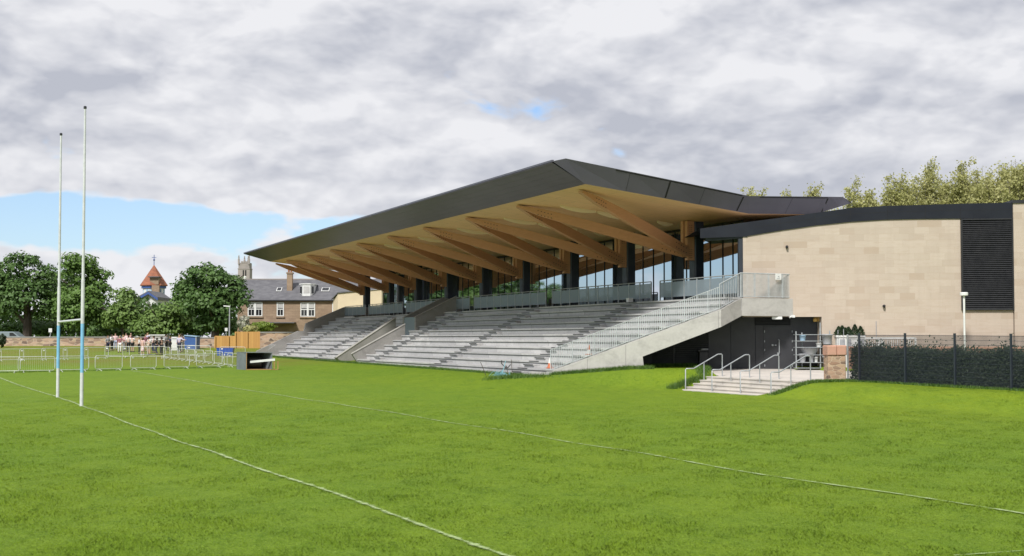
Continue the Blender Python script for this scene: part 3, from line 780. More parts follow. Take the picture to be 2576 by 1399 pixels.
# roof
TN = [(-1.5, 10.85), (-0.78, 11.03), (9.92, 9.73), (16.0, 9.98), (16.6, 9.67)]
BN = [(0.5, 9.9), (10.4, 8.9), (14.7, 9.05), (16.6, 9.67)]
BU = (-6.1, -5.75, -5.75, -6.45)
UNr, UFr = -6.5, 62.9
FU = (60.0, 60.3, 60.3, 62.8)
mb = MB()
mb.add([S(UNr, v, z) for v, z in TN] + [S(UFr, v, z) for v, z in TN], [(i, i + 1, 6 + i, 5 + i) for i in range(4)])
mb.build('roof_covering', 'rooftop', G)
mb = MB(); n_ = 40; vs = []
for i in range(n_ + 1):
    t_ = i / n_
    vs += [S(lerp(UNr, UFr, t_), -1.5, 10.85), S(lerp(UNr - 0.0, UFr, t_), -1.52, 10.79), S(lerp(BU[0], FU[0], t_), 0.5, 9.9)]
mb.add(vs, [(3 * i + j, 3 * i + 3 + j, 3 * i + 4 + j, 3 * i + 1 + j) for i in range(n_) for j in range(2)])
mb.build('front_fascia', 'fasciafront', G)
MB().sbox(UNr, UFr, -1.53, -1.42, 10.83, 10.92).build('roof_edge_trim', 'fascia', G)
mb = MB()
def topat(v, near=True):
    z = float(np.interp(v, [q[0] for q in TN], [q[1] for q in TN])); return S(UNr, v, z)
def botat(v):
    vb = [q[0] for q in BN]
    z = float(np.interp(v, vb, [q[1] for q in BN])); u = float(np.interp(v, vb, BU)); return S(u, v, z)
mb.add([S(UNr, *TN[0]), S(UNr, *TN[1]), S(BU[0], *BN[0])], [(0, 2, 1)])
vs = [0.5, 2.8, 5.1, 7.2, 9.6, 9.92, 10.4, 12.7, 14.7, 15.2, 16.0]
P1 = [S(UNr, *TN[1])] + [topat(v) for v in vs[1:]] + [S(UNr, *TN[4])]
P2 = [S(BU[0], *BN[0])] + [botat(v) for v in vs[1:]] + [S(BU[3], *BN[3])]
for i in range(len(P1) - 1): mb.add([P1[i], P1[i + 1], P2[i + 1], P2[i]], [(0, 3, 2, 1)])
outw = S(0, 0) - S(0.012, 0)
for v, wd in ((2.8, 0.015), (5.1, 0.09), (7.2, 0.015), (9.55, 0.09), (12.7, 0.015), (15.0, 0.09)):
    a, b = lerp(topat(v), botat(v), 0.12), lerp(topat(v), botat(v), 0.97); w_ = S(0, wd) - S(0, 0)
    mb.add([a + outw, a + w_ + outw, b + w_ + outw, b + outw], [(0, 3, 2, 1)], 1)
for va, vb in ((2.0, 9.5), (10.6, 15.0)):
    for i in range(12):
        a, b = lerp(va, vb, i / 12), lerp(va, vb, (i + 1) / 12)
        mb.add([lerp(topat(a), botat(a), 0.05) + outw, lerp(topat(b), botat(b), 0.05) + outw, lerp(topat(b), botat(b), 0.10) + outw, lerp(topat(a), botat(a), 0.10) + outw], [(0, 3, 2, 1)], 1)
mb.build('gable_fascia', ['fascia', 'black'], G)
mb = MB()
Pa = [S(UFr, *q) for q in TN]; Pb2 = [S(u, *q) for u, q in zip(FU, BN)]
mb.add([Pa[0], Pa[1], Pa[2], Pb2[1], Pb2[0]], [(0, 1, 2, 3, 4)]); mb.add([Pa[2], Pa[3], Pa[4], Pb2[3], Pb2[2], Pb2[1]], [(0, 1, 2, 3, 4, 5)])
mb.build('gable_fascia', 'fascia', G)
mb = MB(); n_ = 1
vs = [S(u, *q) for u, q in zip(BU, BN)] + [S(u, *q) for u, q in zip(FU, BN)]
mb.add(vs, [(i, 4 + i, 5 + i, 1 + i) for i in range(3)])
mb.build('soffit', 'soffit', G)
# glazing per bay
GV = 12.25
for k in range(9):
    a = -2.62 if k == 0 else UC[k - 1] + 0.0
    b = UC[k] if k else UC[0]
    bays = [(a, b)]
    if k == 8: bays = [(UC[7], UC[8])]
    for a, b in bays:
        gl = MB().add([S(a, GV, FZ), S(b, GV, FZ), S(b, GV, 8.95), S(a, GV, 8.95)], [(0, 1, 2, 3)]).build('glazing', 'glass', G)
        mu = MB(); n_ = max(2, round((b - a) / 1.22))
        for j in range(n_ + 1):
            u = lerp(a, b, j / n_); mu.sbox(u - 0.035, u + 0.035, GV - 0.03, GV - 0.004, FZ, 8.94)
        mu.sbox(a + 0.05, b - 0.05, GV - 0.028, GV - 0.006, FZ + 0.001, FZ + 0.14)
        mu.sbox(a + 0.05, b - 0.05, GV - 0.028, GV - 0.006, 8.80, 8.93)
        mu.build('mullion', 'dark', gl)
MB().sbox(UC[8], UF + 0.3, GV, GV + 0.2, FZ - 3, 8.95).sbox(-4.9, UF, 14.4, 14.6, 0, 8.9).build('rear_wall', 'dark', G)
# black service wall, door and louvre beneath the landing
def wy(X, off=0.0): return 62.4 - 0.15 * (X - 14.25) + off
mb = MB()
mb.prism([(5.2, wy(5.2), -0.1), (16.0, wy(16.0), -0.1), (16.0, wy(16.0), 3.9), (11.6, wy(11.6), 3.9), (8.6, wy(8.6), 3.3), (5.2, wy(5.2), 2.0)], (0.03, 0.2, 0))
mb.build('service_wall', 'cladding', G)
def xw(px, y0=65.1):
    X = 12.0
    for _ in range(6): X = (px - 1288) / F * wy(X)
    return X
mb = MB()
for a, b in ((1640, 1694), (1696, 1782)):
    Xa, Xb = xw(a), xw(b)
    for i in range(24):
        z = 0.72 + i * 0.1
        mb.prism([(Xa, wy(Xa, -0.05), z), (Xb, wy(Xb, -0.05), z), (Xb, wy(Xb, -0.005), z + 0.07), (Xa, wy(Xa, -0.005), z + 0.07)], (0, 0.0, 0.012))
    mb.box(((Xb + 0.02), wy(Xb, -0.04), 1.9), (0.05, 0.06, 2.6))
mb.build('louvre_panel', 'cladding', G)
mb = MB()
for a in (1838, 1900, 1951):
    X = xw(a); mb.box((X, wy(X, -0.012), 2.1), (0.018, 0.02, 2.8))
mb.build('panel_joint', 'navy', G)
Xa, Xb = xw(1921), xw(1994)
mb = MB(); mb.prism([(Xa, wy(Xa, -0.035), 0.74), (Xb, wy(Xb, -0.035), 0.74), (Xb, wy(Xb, -0.035), 2.95), (Xa, wy(Xa, -0.035), 2.95)], (0, 0.03, 0))
dr = mb.build('service_door', 'cladding', G)
mb = MB(); X = xw(1957)
mb.tube([(X, wy(X, -0.12), 1.55), (X + 0.03, wy(X, -0.13), 1.62), (X + 0.03, wy(X, -0.13), 2.25), (X, wy(X, -0.1), 2.3)], 0.032, 8)
mb.box((X - 0.02, wy(X, -0.08), 1.55), (0.1, 0.08, 0.14)); mb.box((X - 0.3, wy(X, -0.06), 2.0), (0.09, 0.05, 0.09)); mb.box((X - 0.15, wy(X, -0.06), 2.0), (0.09, 0.05, 0.05))
mb.build('door_handle', 'steel', dr)
for px in (1922.5, 1992):
    for z in (0.95, 1.75, 2.2, 2.7):
        X = xw(px); MB().box((X, wy(X, -0.05), z), (0.035, 0.03, 0.11)).build('hinge', 'steel', dr)
mb = MB()
for i in range(7):
    Xa, Xb = xw(1898), xw(1988); z = 3.02 + i * 0.075
    mb.prism([(Xa, wy(Xa, -0.05), z), (Xb, wy(Xb, -0.05), z), (Xb, wy(Xb, -0.005), z + 0.05), (Xa, wy(Xa, -0.005), z + 0.05)], (0, 0, 0.01))
mb.build('louvre_panel', 'cladding', G)
p = lerp(Pc, Pe, 0.62); MB().box((p.x + 0.2, p.y + 0.2, ZTC - 0.98), (0.5, 0.12, 0.14)).build('bulkhead_light', 'white', G)

# ---------------------------------------------------------------- clubhouse with the stone wall
def sy(X, off=0.0): return 61.5 - 0.15 * (X - 14.25) + off
def xs_(px):
    X = 14.0
    for _ in range(8): X = (px - 1288) / F * sy(X)
    return X
def ws(px, py, off=0.0):
    X = xs_(px); return Vector((X, sy(X, off), at(px, py, sy(X, off)).z))
C = thing('clubhouse', 'pale sandstone clubhouse wall with curved dark fascia and tall black louvre', 'building', (xs_(2150), sy(xs_(2150)) + 3, 0))
fb = [(1870, 596), (1963, 580.5), (2052, 568), (2141, 558.5), (2230, 553), (2318, 551), (2418, 550.3), (2549, 549.5)]
ft = [(1762, 575.5), (1793, 571.6), (1889, 558), (1963, 548.5), (2052, 536), (2141, 523.6), (2230, 518.3), (2318, 515.9), (2443, 512), (2549, 510.3)]
Xl, Xr = xs_(1870), xs_(2549)
fbz = lambda X: float(np.interp(X, [xs_(a) for a, b in fb], [ws(a, b).z for a, b in fb]))
ftz = lambda X: float(np.interp(X, [xs_(a) for a, b in ft], [ws(a, b).z for a, b in ft]))
mb = MB()
Xs = list(np.linspace(Xl, Xr, 40)); Xj = xs_(2067)
Xe_land = xs_(1995)
Xs = sorted(Xs + [Xj])
zj = ws(2067, 797).z
back = Vector((1.5, 10, 0))
for a, b in zip(Xs[:-1], Xs[1:]):
    z0 = (zj if b <= Xj + 1e-6 else -0.3)
    mb.prism([(a, sy(a), z0), (b, sy(b), z0), (b, sy(b), fbz(b) + 0.05), (a, sy(a), fbz(a) + 0.05)], (0, 0.35, 0))
# reveal of the door opening
mb.box((Xj + 0.15, sy(Xj) + 0.55, zj / 2), (0.3, 1.0, zj))
mb.build('stone_wall', 'ashlar', C)
mb = MB()
Xf = list(np.linspace(xs_(1762), Xr + 0.02, 46))
for a, b in zip(Xf[:-1], Xf[1:]):
    ba = fbz(max(a, Xl)) - 0.0; bb = fbz(max(b, Xl))
    if a < Xl - 1e-6:
        ba = fbz(Xl) - 0.02 * (Xl - a); bb = fbz(Xl) - 0.02 * max(Xl - b, 0)
    mb.add([(a, sy(a, -0.06), ba), (b, sy(b, -0.06), bb), (b, sy(b, -0.06), ftz(b)), (a, sy(a, -0.06), ftz(a)),
            (a, sy(a, 9), ftz(a)), (b, sy(b, 9), ftz(b)), (a, sy(a, 0.0), ba), (b, sy(b, 0.0), bb)], [(0, 1, 2, 3), (3, 2, 5, 4), (0, 6, 7, 1)])
for px in (2052, 2141, 2235, 2330, 2418, 1963):
    X = xs_(px); mb.box((X, sy(X, -0.065), (fbz(X) + ftz(X)) / 2), (0.014, 0.012, ftz(X) - fbz(X)), 0, 1)
for a, b in zip(Xf[8:-1], Xf[9:]):
    za, zb = (fbz(max(a, Xl)) * 0.45 + ftz(a) * 0.55), (fbz(max(b, Xl)) * 0.45 + ftz(b) * 0.55)
    mb.add([(a, sy(a, -0.066), za), (b, sy(b, -0.066), zb), (b, sy(b, -0.066), zb + 0.012), (a, sy(a, -0.066), za + 0.012)], [(0, 1, 2, 3)], 1)
mb.build('curved_fascia', ['navy', 'black'], C)
M['bouncesheet'] = mat('pale_bounce_sheet', (0.42, 0.42, 0.41), (0.35, 0.35, 0.345), 1.5, 0.85)  # pale grey for the sheet that bounces light upward
mb = MB()
for a, b in zip(Xf[:-1], Xf[1:]): mb.add([(a, sy(a, 0.1), ftz(a) + 0.012), (b, sy(b, 0.1), ftz(b) + 0.012), (b, sy(b, 9), ftz(b) + 0.012), (a, sy(a, 9), ftz(a) + 0.012)], [(0, 1, 2, 3)])
mb.build('roof_bounce_sheet', 'bouncesheet', C)  # sheet added over the dark roof to bounce light up to the gable
# glazed corner frame left of the wall
mb = MB()
mb.box((Xl - 0.12, sy(Xl) + 0.1, (fbz(Xl) + FZ) / 2 - 0.05), (0.22, 0.25, fbz(Xl) - FZ - 0.1))
mb.prism([(Xl - 1.75, sy(Xl - 1.75, 0.5), fbz(Xl) - 0.16), (Xl, sy(Xl, 0.0), fbz(Xl) - 0.06), (Xl, sy(Xl, 0.0), fbz(Xl) + 0.03), (Xl - 1.75, sy(Xl - 1.75, 0.5), fbz(Xl) + 0.0)], (0, 0.2, 0))
mb.build('corner_frame', 'column', C)
q0 = Vector((Xl + 0.05, sy(Xl) + 0.3, 0)); q1 = S(-2.55, GV + 0.1)
MB().prism([w3(q0, FZ), w3(q1, FZ), w3(q1, 8.8), w3(q0, fbz(Xl) + 0.3)], (0.2, -0.05, 0)).build('return_wall', 'dark', C)
# louvre
La, Lb = xs_(2418.5), xs_(2549); lz0, lz1 = ws(2480, 780).z, ws(2480, 551).z
mb = MB()
mb.prism([(La, sy(La, -0.02), lz0), (Lb, sy(Lb, -0.02), lz0), (Lb, sy(Lb, -0.02), lz1), (La, sy(La, -0.02), lz1)], (0, 0.015, 0), 1)
nsl = 46
for i in range(nsl):
    z = lz0 + 0.06 + (lz1 - lz0 - 0.12) * i / nsl
    mb.prism([(La + 0.05, sy(La, -0.10), z), (Lb - 0.05, sy(Lb, -0.10), z), (Lb - 0.05, sy(Lb, -0.03), z + 0.07), (La + 0.05, sy(La, -0.03), z + 0.07)], (0, 0, 0.012))
for X in (La + 0.03, Lb - 0.03): mb.box((X, sy(X, -0.075), (lz0 + lz1) / 2), (0.07, 0.12, lz1 - lz0))
for z in (lz0 + 0.02, lz1 - 0.02): mb.prism([(La, sy(La, -0.13), z - 0.03), (Lb, sy(Lb, -0.13), z - 0.03), (Lb, sy(Lb, -0.13), z + 0.03), (La, sy(La, -0.13), z + 0.03)], (0, 0.1, 0))
mb.build('louvre', ['dark', 'black'], C)
# end pier (taller stone return at the frame edge)
mb = MB(); Xp = Xr + 0.03; zt = ws(2560, 512).z
mb.prism([(Xp, sy(Xp, -0.10), -0.2), (Xp + 14, sy(Xp + 14, -0.10), -0.2), (Xp + 14, sy(Xp + 14, -0.10), zt), (Xp, sy(Xp, -0.10), zt)], (0, 9, 0))
mb.build('stone_pier', 'ashlar', C)
MB().prism([(Xp - 0.04, sy(Xp, -0.16), zt + 0.003), (Xp + 14, sy(Xp + 14, -0.16), zt + 0.003), (Xp + 14, sy(Xp + 14, -0.16), zt + 0.16), (Xp - 0.04, sy(Xp, -0.16), zt + 0.16)], (0, 9.2, 0)).build('pier_coping', 'dark', C)
for px, py in ((1980, 621), (2223, 770)):
    p = ws(px, py, -0.09)
    mb = MB(); mb.tube([p + Vector((0, 0.09, 0.0)), p + Vector((0, -0.02, 0.0))], [0.06, 0.075], 10); mb.tube([p + Vector((0.0, -0.02, 0)), p + Vector((-0.02, -0.1, -0.05))], [0.06, 0.05], 10)
    mb.build('wall_light', 'dark', C)
p = ws(2061, 803, 0.5)
mb = MB(); mb.box(p, (0.28, 0.12, 0.22), 0, 0); mb.lathe(p + Vector((-0.1, -0.1, -0.13)), [(0.1, 0), (0.12, 0.12), (0.05, 0.2)], 10, 0)
M['amber'] = mat('amber_box', (0.62, 0.40, 0.10), (0.5, 0.3, 0.08), 5, 0.5)
mb.build('alarm_box', 'amber', C)
p = ws(1994, 796, -0.1); MB().box(p, (0.16, 0.16, 0.12)).tube([p + Vector((-0.08, -0.05, 0)), p + Vector((-0.2, -0.12, -0.05))], 0.05, 8).build('security_camera', 'white', C)

# ---------------------------------------------------------------- entrance steps, landing
ax = Vector((0.4147, -0.90996, 0)); bv = Vector((VX, VY, 0))
mb = MB(); W = 6.9
st = thing('entrance_steps', 'pale concrete steps climbing from the pitch to the black service doors', 'steps', STEP0)
mb = MB()
for k in range(4):
    a = STEP0 + bv * (0.36 * k + 0.25); zt = 0.15 * (k + 1)
    poly = [a, a + ax * W, a + ax * W + bv * (0.40 if k < 3 else 0.7), a + bv * (0.40 if k < 3 else 0.7)]
    mb.prism([w3(q, zt - 0.155) for q in poly], (0, 0, 0.11))
    poly2 = [a - bv * 0.03, a + ax * W - bv * 0.03, poly[2], poly[3]]
    mb.prism([w3(q, zt - 0.044) for q in poly2], (0, 0, 0.044))
mb.build('stair_flight', 'paving', st)
a = STEP0 - bv * 0.25 - ax * 0.45
MB().prism([w3(q, -0.1) for q in (a, a + ax * (W + 0.3), a + ax * (W + 0.3) + bv * 0.9, a + bv * 0.9)], (0, 0, 0.125)).build('base_slab', 'paving', st)
a = STEP0 + bv * (0.36 * 3 + 0.25 + 0.7)
mb = MB()
poly = [w3(a, 0.60), w3(a + ax * W, 0.60), Vector((14.25, 50.75, 0.61)), Vector((18.5, 59.4, 0.76)), Vector((16.6, 62.2, 0.78)), Vector((9.9, 63.2, 0.78))]
mb.prism([p - Vector((0, 0, 0.2)) for p in poly], (0, 0, 0.197))
struct(mb.build('paved_path', 'paving'))
lab = ('steel handrail at the left end of the pale entrance steps', 'second steel handrail from the left on the entrance steps', 'third steel handrail from the left on the entrance steps', 'steel handrail at the right end of the pale steps beside the grass mound')
hr0 = None
for i in range(4):
    b0 = STEP0 + ax * (0.10 + 2.13 * i) + bv * 0.12
    if i == 0:
        hr0 = thing('stair_handrail', lab[0], 'handrail', b0, 'handrails on the entrance steps')
        z0, z1 = 0.97, 1.62
        p0, p1 = w3(b0, 0), w3(b0 + bv * 2.0, 0)
        mb = MB(); mb.tube([w3(p0, -0.02), w3(p0, z0 - 0.04), w3(p0 + bv * 0.04, z0), w3(p0 + bv * 0.42, z0), w3(p0 + bv * 0.5, z0 + 0.03), w3(p0 + bv * 1.72, z1 - 0.02), w3(p0 + bv * 1.8, z1), w3(p1 - bv * 0.04, z1), w3(p1, z1 - 0.04), w3(p1, 0.55)], 0.026, 8)
        mb.build('rail_tube', 'steel', hr0, True)
        pm = p0 + bv * 1.0; MB().tube([w3(pm, 0.2), w3(pm, 1.24)], 0.022, 8).build('middle_post', 'steel', hr0, True)
    else:
        c = copy_tree(hr0); c.location = b0; c['label'] = lab[i]

# ---------------------------------------------------------------- cones, tools, notice
def cone(p, label, rev=False, s=1.0):
    t_ = thing('traffic_cone', label, 'traffic cone', p, 'cones on the terrace')
    MB().box((p[0], p[1], p[2] + 0.02), (0.34 * s, 0.34 * s, 0.04), 0.3).build('base', 'orange', t_)
    MB().lathe(p, [(0.14 * s, 0.04), (0.085 * s, 0.28 * s)], 12, 0).lathe(p, [(0.085 * s, 0.28 * s), (0.03 * s, 0.56 * s)], 12, 1).build('cone_body', ['white', 'orange'] if rev else ['orange', 'white'], t_, True)
pc = S(-2.3, 0.42)
cone((pc.x, pc.y, ZB + RIS + 0.015), 'faded traffic cone with white top at the foot of the flank stair', False, 0.95)
pc = S(-4.1, 1.75); cone((pc.x, pc.y, ZB + RIS * 3 + 0.015), 'white traffic cone with orange tip behind the stair railing', True, 0.9)
def stake(a, b, label, head=None):
    t_ = thing('garden_tool' if head else 'wooden_stake', label, 'tool' if head else 'stake', a)
    MB().tube([a, b], 0.016, 6).build('shaft', 'trunk', t_)
    if head:
        v = (Vector(b) - Vector(a)).normalized(); p = Vector(b)
        mb = MB(); mb.tube([p - v * 0.15 + Vector((-0.02, 0, 0)), p + Vector((-0.22, 0, 0.12)), p + Vector((-0.2, 0, 0.28))], 0.025, 6)
        mb.tube([p, p + Vector((0.1, 0, -0.12)), p + Vector((0.26, 0, 0.06))], 0.03, 6); mb.build('fork_head', 'dark', t_)
def fr(x, y, d):
    p = at(x, y, d); return p
a = at(1222, 944, 63.0); b = at(1209, 911, 63.3); stake(a, b, 'thin wooden stake leaning left in front of the lowest terrace step')
a = at(1280, 945, 63.0); b = at(1272, 920, 63.2); stake(a, b, 'garden fork with dark head propped up in front of the terrace', True)
a = at(1289, 947, 62.8); b = at(1286, 904, 62.9); stake(a, b, 'upright thin wooden stake nearest the flank stair')
bn = thing('net_heap', 'heap of light blue netting lying at the foot of the terrace', 'net', at(1265, 944, 62.9))
vs = []
pn = at(1263, 945, 62.8); rr = random.Random(3); mb = MB()
for i in range(45):
    p = pn + Vector((rr.gauss(0, 0.2), rr.gauss(0, 0.15), 0)); z = 0.40 + abs(rr.gauss(0, 0.12)) * max(0.2, 1 - abs(p.x - pn.x) * 1.2)
    q = p + Vector((rr.gauss(0, 0.2), rr.gauss(0, 0.1), 0)); mb.tube([w3(p, 0.40), w3(lerp(p, q, 0.5), z + 0.1), w3(q, 0.41)], 0.011, 4)
mb.tube([w3(pn, 0.45), pn + Vector((0.18, 0.1, 0.75))], 0.02, 5)
mb.build('net_cord', 'netblue', bn)
p = lerp(Pc, Pe, 0.72); pn = Vector((p.x - 0.03, p.y - 0.06, FZ + 1.08))
nb = thing('notice_sign', 'small white notice sign tied to the landing railing', 'sign', pn)
yaw = math.atan2(VY, VX)
MB().box(pn, (0.36, 0.02, 0.32), yaw).build('sign_board', 'white', nb)
MB().box(pn + Vector((0.02, -0.014, 0)), (0.09, 0.008, 0.03), yaw, 0, 0, 0.5).box(pn + Vector((0.0, -0.014, -0.1)), (0.2, 0.008, 0.02), yaw).build('printed_mark', 'pot', nb)
# small white block on the concourse edge
p = S(1.9, 7.6, FZ + 0.12)
bx = thing('white_box', 'small white box on the top terrace step below the balustrade', 'box', p)
MB().box(p, (0.3, 0.25, 0.26), yaw).build('carton', 'white', bx); MB().box(p + Vector((0, 0, 0.14)), (0.32, 0.27, 0.03), yaw).build('lid', 'white', bx)
for i in range(4):
    p = S(56.8 - i * 0.75, 7.35, ZB + RIS * 10 + 0.33)
    r_ = MB().tube([p, p + (S(0.0, 0) - S(0.55, 0)) * -1], 0.13, 10).build('cement_bag', 'white')
    tag(r_, 'white bag lying on the top terrace step near the far parapet, number %d from the parapet'.replace('number %d', ('nearest', 'second', 'third', 'fourth')[i]), 'bag', 'white bags on the top step')

# ---------------------------------------------------------------- right: rack, pots, pier, fence, hedge, wall, planters
rk = thing('storage_rack', 'galvanised storage rack on castors holding grey pots beside the black doors', 'rack', (xw(2040) - 0.2, 60.93, 0.7))
rx0, rx1 = at(2003, 930, 60.74).x, at(2083, 930, 60.74).x
zr = 0.76
for px, top in ((2003, 835), (2025, 838), (2064, 813), (2071, 834), (2088, 833)):
    X = at(px, 930, 60.74).x; yy = 60.74 + (0.6 if px in (2025, 2071) else 0.0)
    MB().box((X, yy, (zr + at(px, top, 60.74).z) / 2 + 0.05), (0.05, 0.05, at(px, top, 60.74).z - zr - 0.05)).build('upright', 'steel', rk)
for py in (842, 858, 874, 893, 912, 926):
    z = at(2040, py, 60.74).z
    MB().box(((rx0 + rx1) / 2, 61.02, z), (rx1 - rx0, 0.7, 0.03)).build('shelf', 'steel', rk)
for px in (2010, 2030, 2068, 2088):
    MB().lathe((at(px, 930, 60.74).x, 60.74, zr - 0.02), [(0.05, 0), (0.05, 0.1)], 8).build('castor', 'tyre', rk)
def pot(px, py, w, h, label, d_=60.83, m='pot'):
    p = at(px, py, d_); r0 = w / 2
    o = MB().lathe(p, [(r0 * 0.75, 0), (r0 * 0.95, h * 0.88), (r0 * 1.08, h * 0.88), (r0 * 1.08, h), (r0 * 0.9, h), (r0 * 0.85, h * 0.9)], 14).build('plant_pot', m, None, True)
    tag(o, label, 'pot', 'pots on the storage rack')
pot(2081, 866, 0.55, 0.5, 'large grey pot at the top right of the storage rack', 60.55)
pot(2083, 893, 0.5, 0.45, 'grey pot in the middle right of the storage rack', 60.55)
pot(2083, 926, 0.52, 0.6, 'tall grey pot at the bottom right of the storage rack', 60.55)
pot(2019, 911, 0.36, 0.42, 'grey bucket at the left end of the lowest rack shelf')
pot(2041, 911, 0.27, 0.36, 'slim pale pot in the middle of the lowest rack shelf')
pot(2053, 911, 0.2, 0.26, 'small pale pot on the lowest rack shelf right of the slim one', m='white')
pot(2060, 873, 0.3, 0.2, 'wide white tub on the third rack shelf', m='white')
pot(2019, 857, 0.34, 0.28, 'pale blue-grey tub on the upper rack shelf', m='lightblue')
o = MB().lathe(at(2036, 892, 60.93), [(0.3, 0), (0.44, 0.3), (0.46, 0.31), (0.4, 0.3)], 16).build('basin', 'pot', None, True); tag(o, 'wide shallow grey basin on the middle rack shelf', 'basin')
# stone pier at the end of the fence
pr = thing('stone_pier', 'rubble stone pier with pink sandstone cap at the end of the mesh fence', 'pillar', (at(2106, 955, 50.6).x, 50.9, 0.55))
pa, pb = at(2084, 955, 50.5), at(2129, 957, 50.5)
zc0, zc1 = at(2100, 895, 50.5).z, at(2100, 869, 50.5).z
rg = random.Random(5)
mb = MB(); mb.box(((pa.x + pb.x) / 2, 50.9, zc0 / 2 + 0.15), (pb.x - pa.x, 0.76, zc0 - 0.3))
mb.build('pier_shaft', 'rubble2', pr, bevel=0.03)
mb = MB(); cw = (pb.x - pa.x + 0.06)
mb.box((pa.x + cw * 0.25 - 0.03, 50.9, (zc0 + zc1) / 2), (cw / 2 - 0.006, 0.84, zc1 - zc0), 0); mb.box((pa.x + cw * 0.75 - 0.03, 50.9, (zc0 + zc1) / 2 + 0.004), (cw / 2 - 0.006, 0.84, zc1 - zc0), 0)
mb.build('cap_stone', 'pinkstone', pr, bevel=0.04)
# mesh fence
FP = [(2133, 957, 844, 50.75), (2162, 960, 843, 50.1), (2278, 967, 843.5, 47.2), (2403, 975, 844, 44.6), (2545, 985, 845, 41.8)]
fpts = [at(x, y, d_) for x, y, t_, d_ in FP]
for _ in range(4): fpts.append(fpts[-1] + (fpts[-1] - fpts[-2]))
fe = thing('mesh_fence', 'dark welded mesh fence with slim posts in front of a hedge', 'fence', fpts[2])
FH = 1.92
for i, p in enumerate(fpts):
    if i in (0,): MB().box((p.x, p.y, p.z + FH / 2), (0.06, 0.06, FH)).build('fence_post', 'steel', fe)
    else: MB().box((p.x, p.y, p.z + FH / 2 + 0.02), (0.07, 0.07, FH + 0.1), 0.4).build('fence_post', 'column', fe)
for a, b in zip(fpts[:-1], fpts[1:]):
    mb = MB(); L = (b - a).length; nb_ = int(L / 0.055); dr_ = (b - a).normalized()
    for j in range(1, nb_):
        p = lerp(a, b, j / nb_); mb.box((p.x, p.y, p.z + FH / 2 + 0.03), (0.011, 0.011, FH - 0.06), math.atan2(dr_.y, dr_.x))
    for j in range(12):
        z = 0.08 + j * (FH - 0.1) / 11
        mb.box(((a.x + b.x) / 2, (a.y + b.y) / 2 + 0.012, (a.z + b.z) / 2 + z), (L, 0.009, 0.012), math.atan2(dr_.y, dr_.x), 0, 0, -math.asin((b.z - a.z) / L))
    mb.build('mesh_panel', 'column', fe)

def leaf_quads(centers, size, nrm_bias=None, jitter=1.0):
    n = len(centers)
    a = RNG.normal(0, 1, (n, 3)); 
    if nrm_bias is not None: a = a * jitter + nrm_bias
    a /= np.linalg.norm(a, axis=1)[:, None] + 1e-9
    b = RNG.normal(0, 1, (n, 3)); t1 = np.cross(a, b); t1 /= np.linalg.norm(t1, axis=1)[:, None] + 1e-9
    t2 = np.cross(a, t1)
    s = size * RNG.uniform(0.6, 1.3, (n, 1)); e = RNG.uniform(0.55, 1.0, (n, 1))
    V = np.stack([centers - t1 * s, centers - t2 * s * e * 0.8, centers + t1 * s, centers + t2 * s * e], 1)
    return V.reshape(-1, 3)
# hedge behind the fence
hd = thing('fence_hedge', 'dark leafy hedge growing along the back of the mesh fence', 'hedge', fpts[2] + Vector((0.6, 0.4, 0)))
cs = []
for a, b in zip(fpts[:-1], fpts[1:]):
    L = (b - a).length; n_ = int(L * 5200); t_ = RNG.uniform(0, 1, n_)
    dr_ = (b - a).normalized(); nn = np.array((dr_.y, -dr_.x)); nn = -nn if nn[1] < 0 else nn
    off = RNG.uniform(0.10, 0.7, n_)
    sl = t_ * L + a.y * 1.0
    hh = 1.26 + 0.07 * np.sin(sl * 1.9) + 0.05 * np.sin(sl * 4.3 + 1) + RNG.exponential(0.09, n_)
    zz = hh * RNG.uniform(0.02, 1.0, n_) ** 0.8
    base = np.array(a)[None] + (np.array(b) - np.array(a))[None] * t_[:, None]
    base[:, 0] += nn[0] * off; base[:, 1] += nn[1] * off; base[:, 2] += zz
    cs.append(base)
raw_mesh('hedge_foliage', leaf_quads(np.concatenate(cs), 0.042, np.array((-0.7, -0.7, 0.5)), 0.6), 4, 'hedgeleaf', hd)
for a, b in zip(fpts[:-1], fpts[1:]):
    p = lerp(a, b, 0.5) + Vector((0.35, 0.2, 0)); MB().tube([w3(p, 0), w3(p + Vector((0.03, 0.05, 0)), 0.7), w3(p + Vector((0.1, 0, 0)), 1.45)], [0.03, 0.02, 0.01], 5).build('hedge_stem', 'trunk', hd)
# low red wall behind
lw = thing('garden_wall', 'low red sandstone wall with pale coping behind the fence hedge', 'wall', at(2400, 875, 57.5))
wa, wb = Vector((16.7, 60.2, 0)), Vector((34, 54.6, 0))
dw = (wb - wa).normalized(); nw = Vector((-dw.y, dw.x, 0))
zt = at(2300, 872, 58.4).z
MB().prism([w3(wa, 0), w3(wb, 0), w3(wb, zt - 0.1), w3(wa, zt - 0.1)], nw * 0.35).build('wall_body', 'lowwall', lw)
MB().prism([w3(wa - nw * 0.04, zt - 0.1), w3(wb - nw * 0.04, zt - 0.1), w3(wb - nw * 0.04, zt), w3(wa - nw * 0.04, zt)], nw * 0.44).build('coping', 'pinkstone', lw)
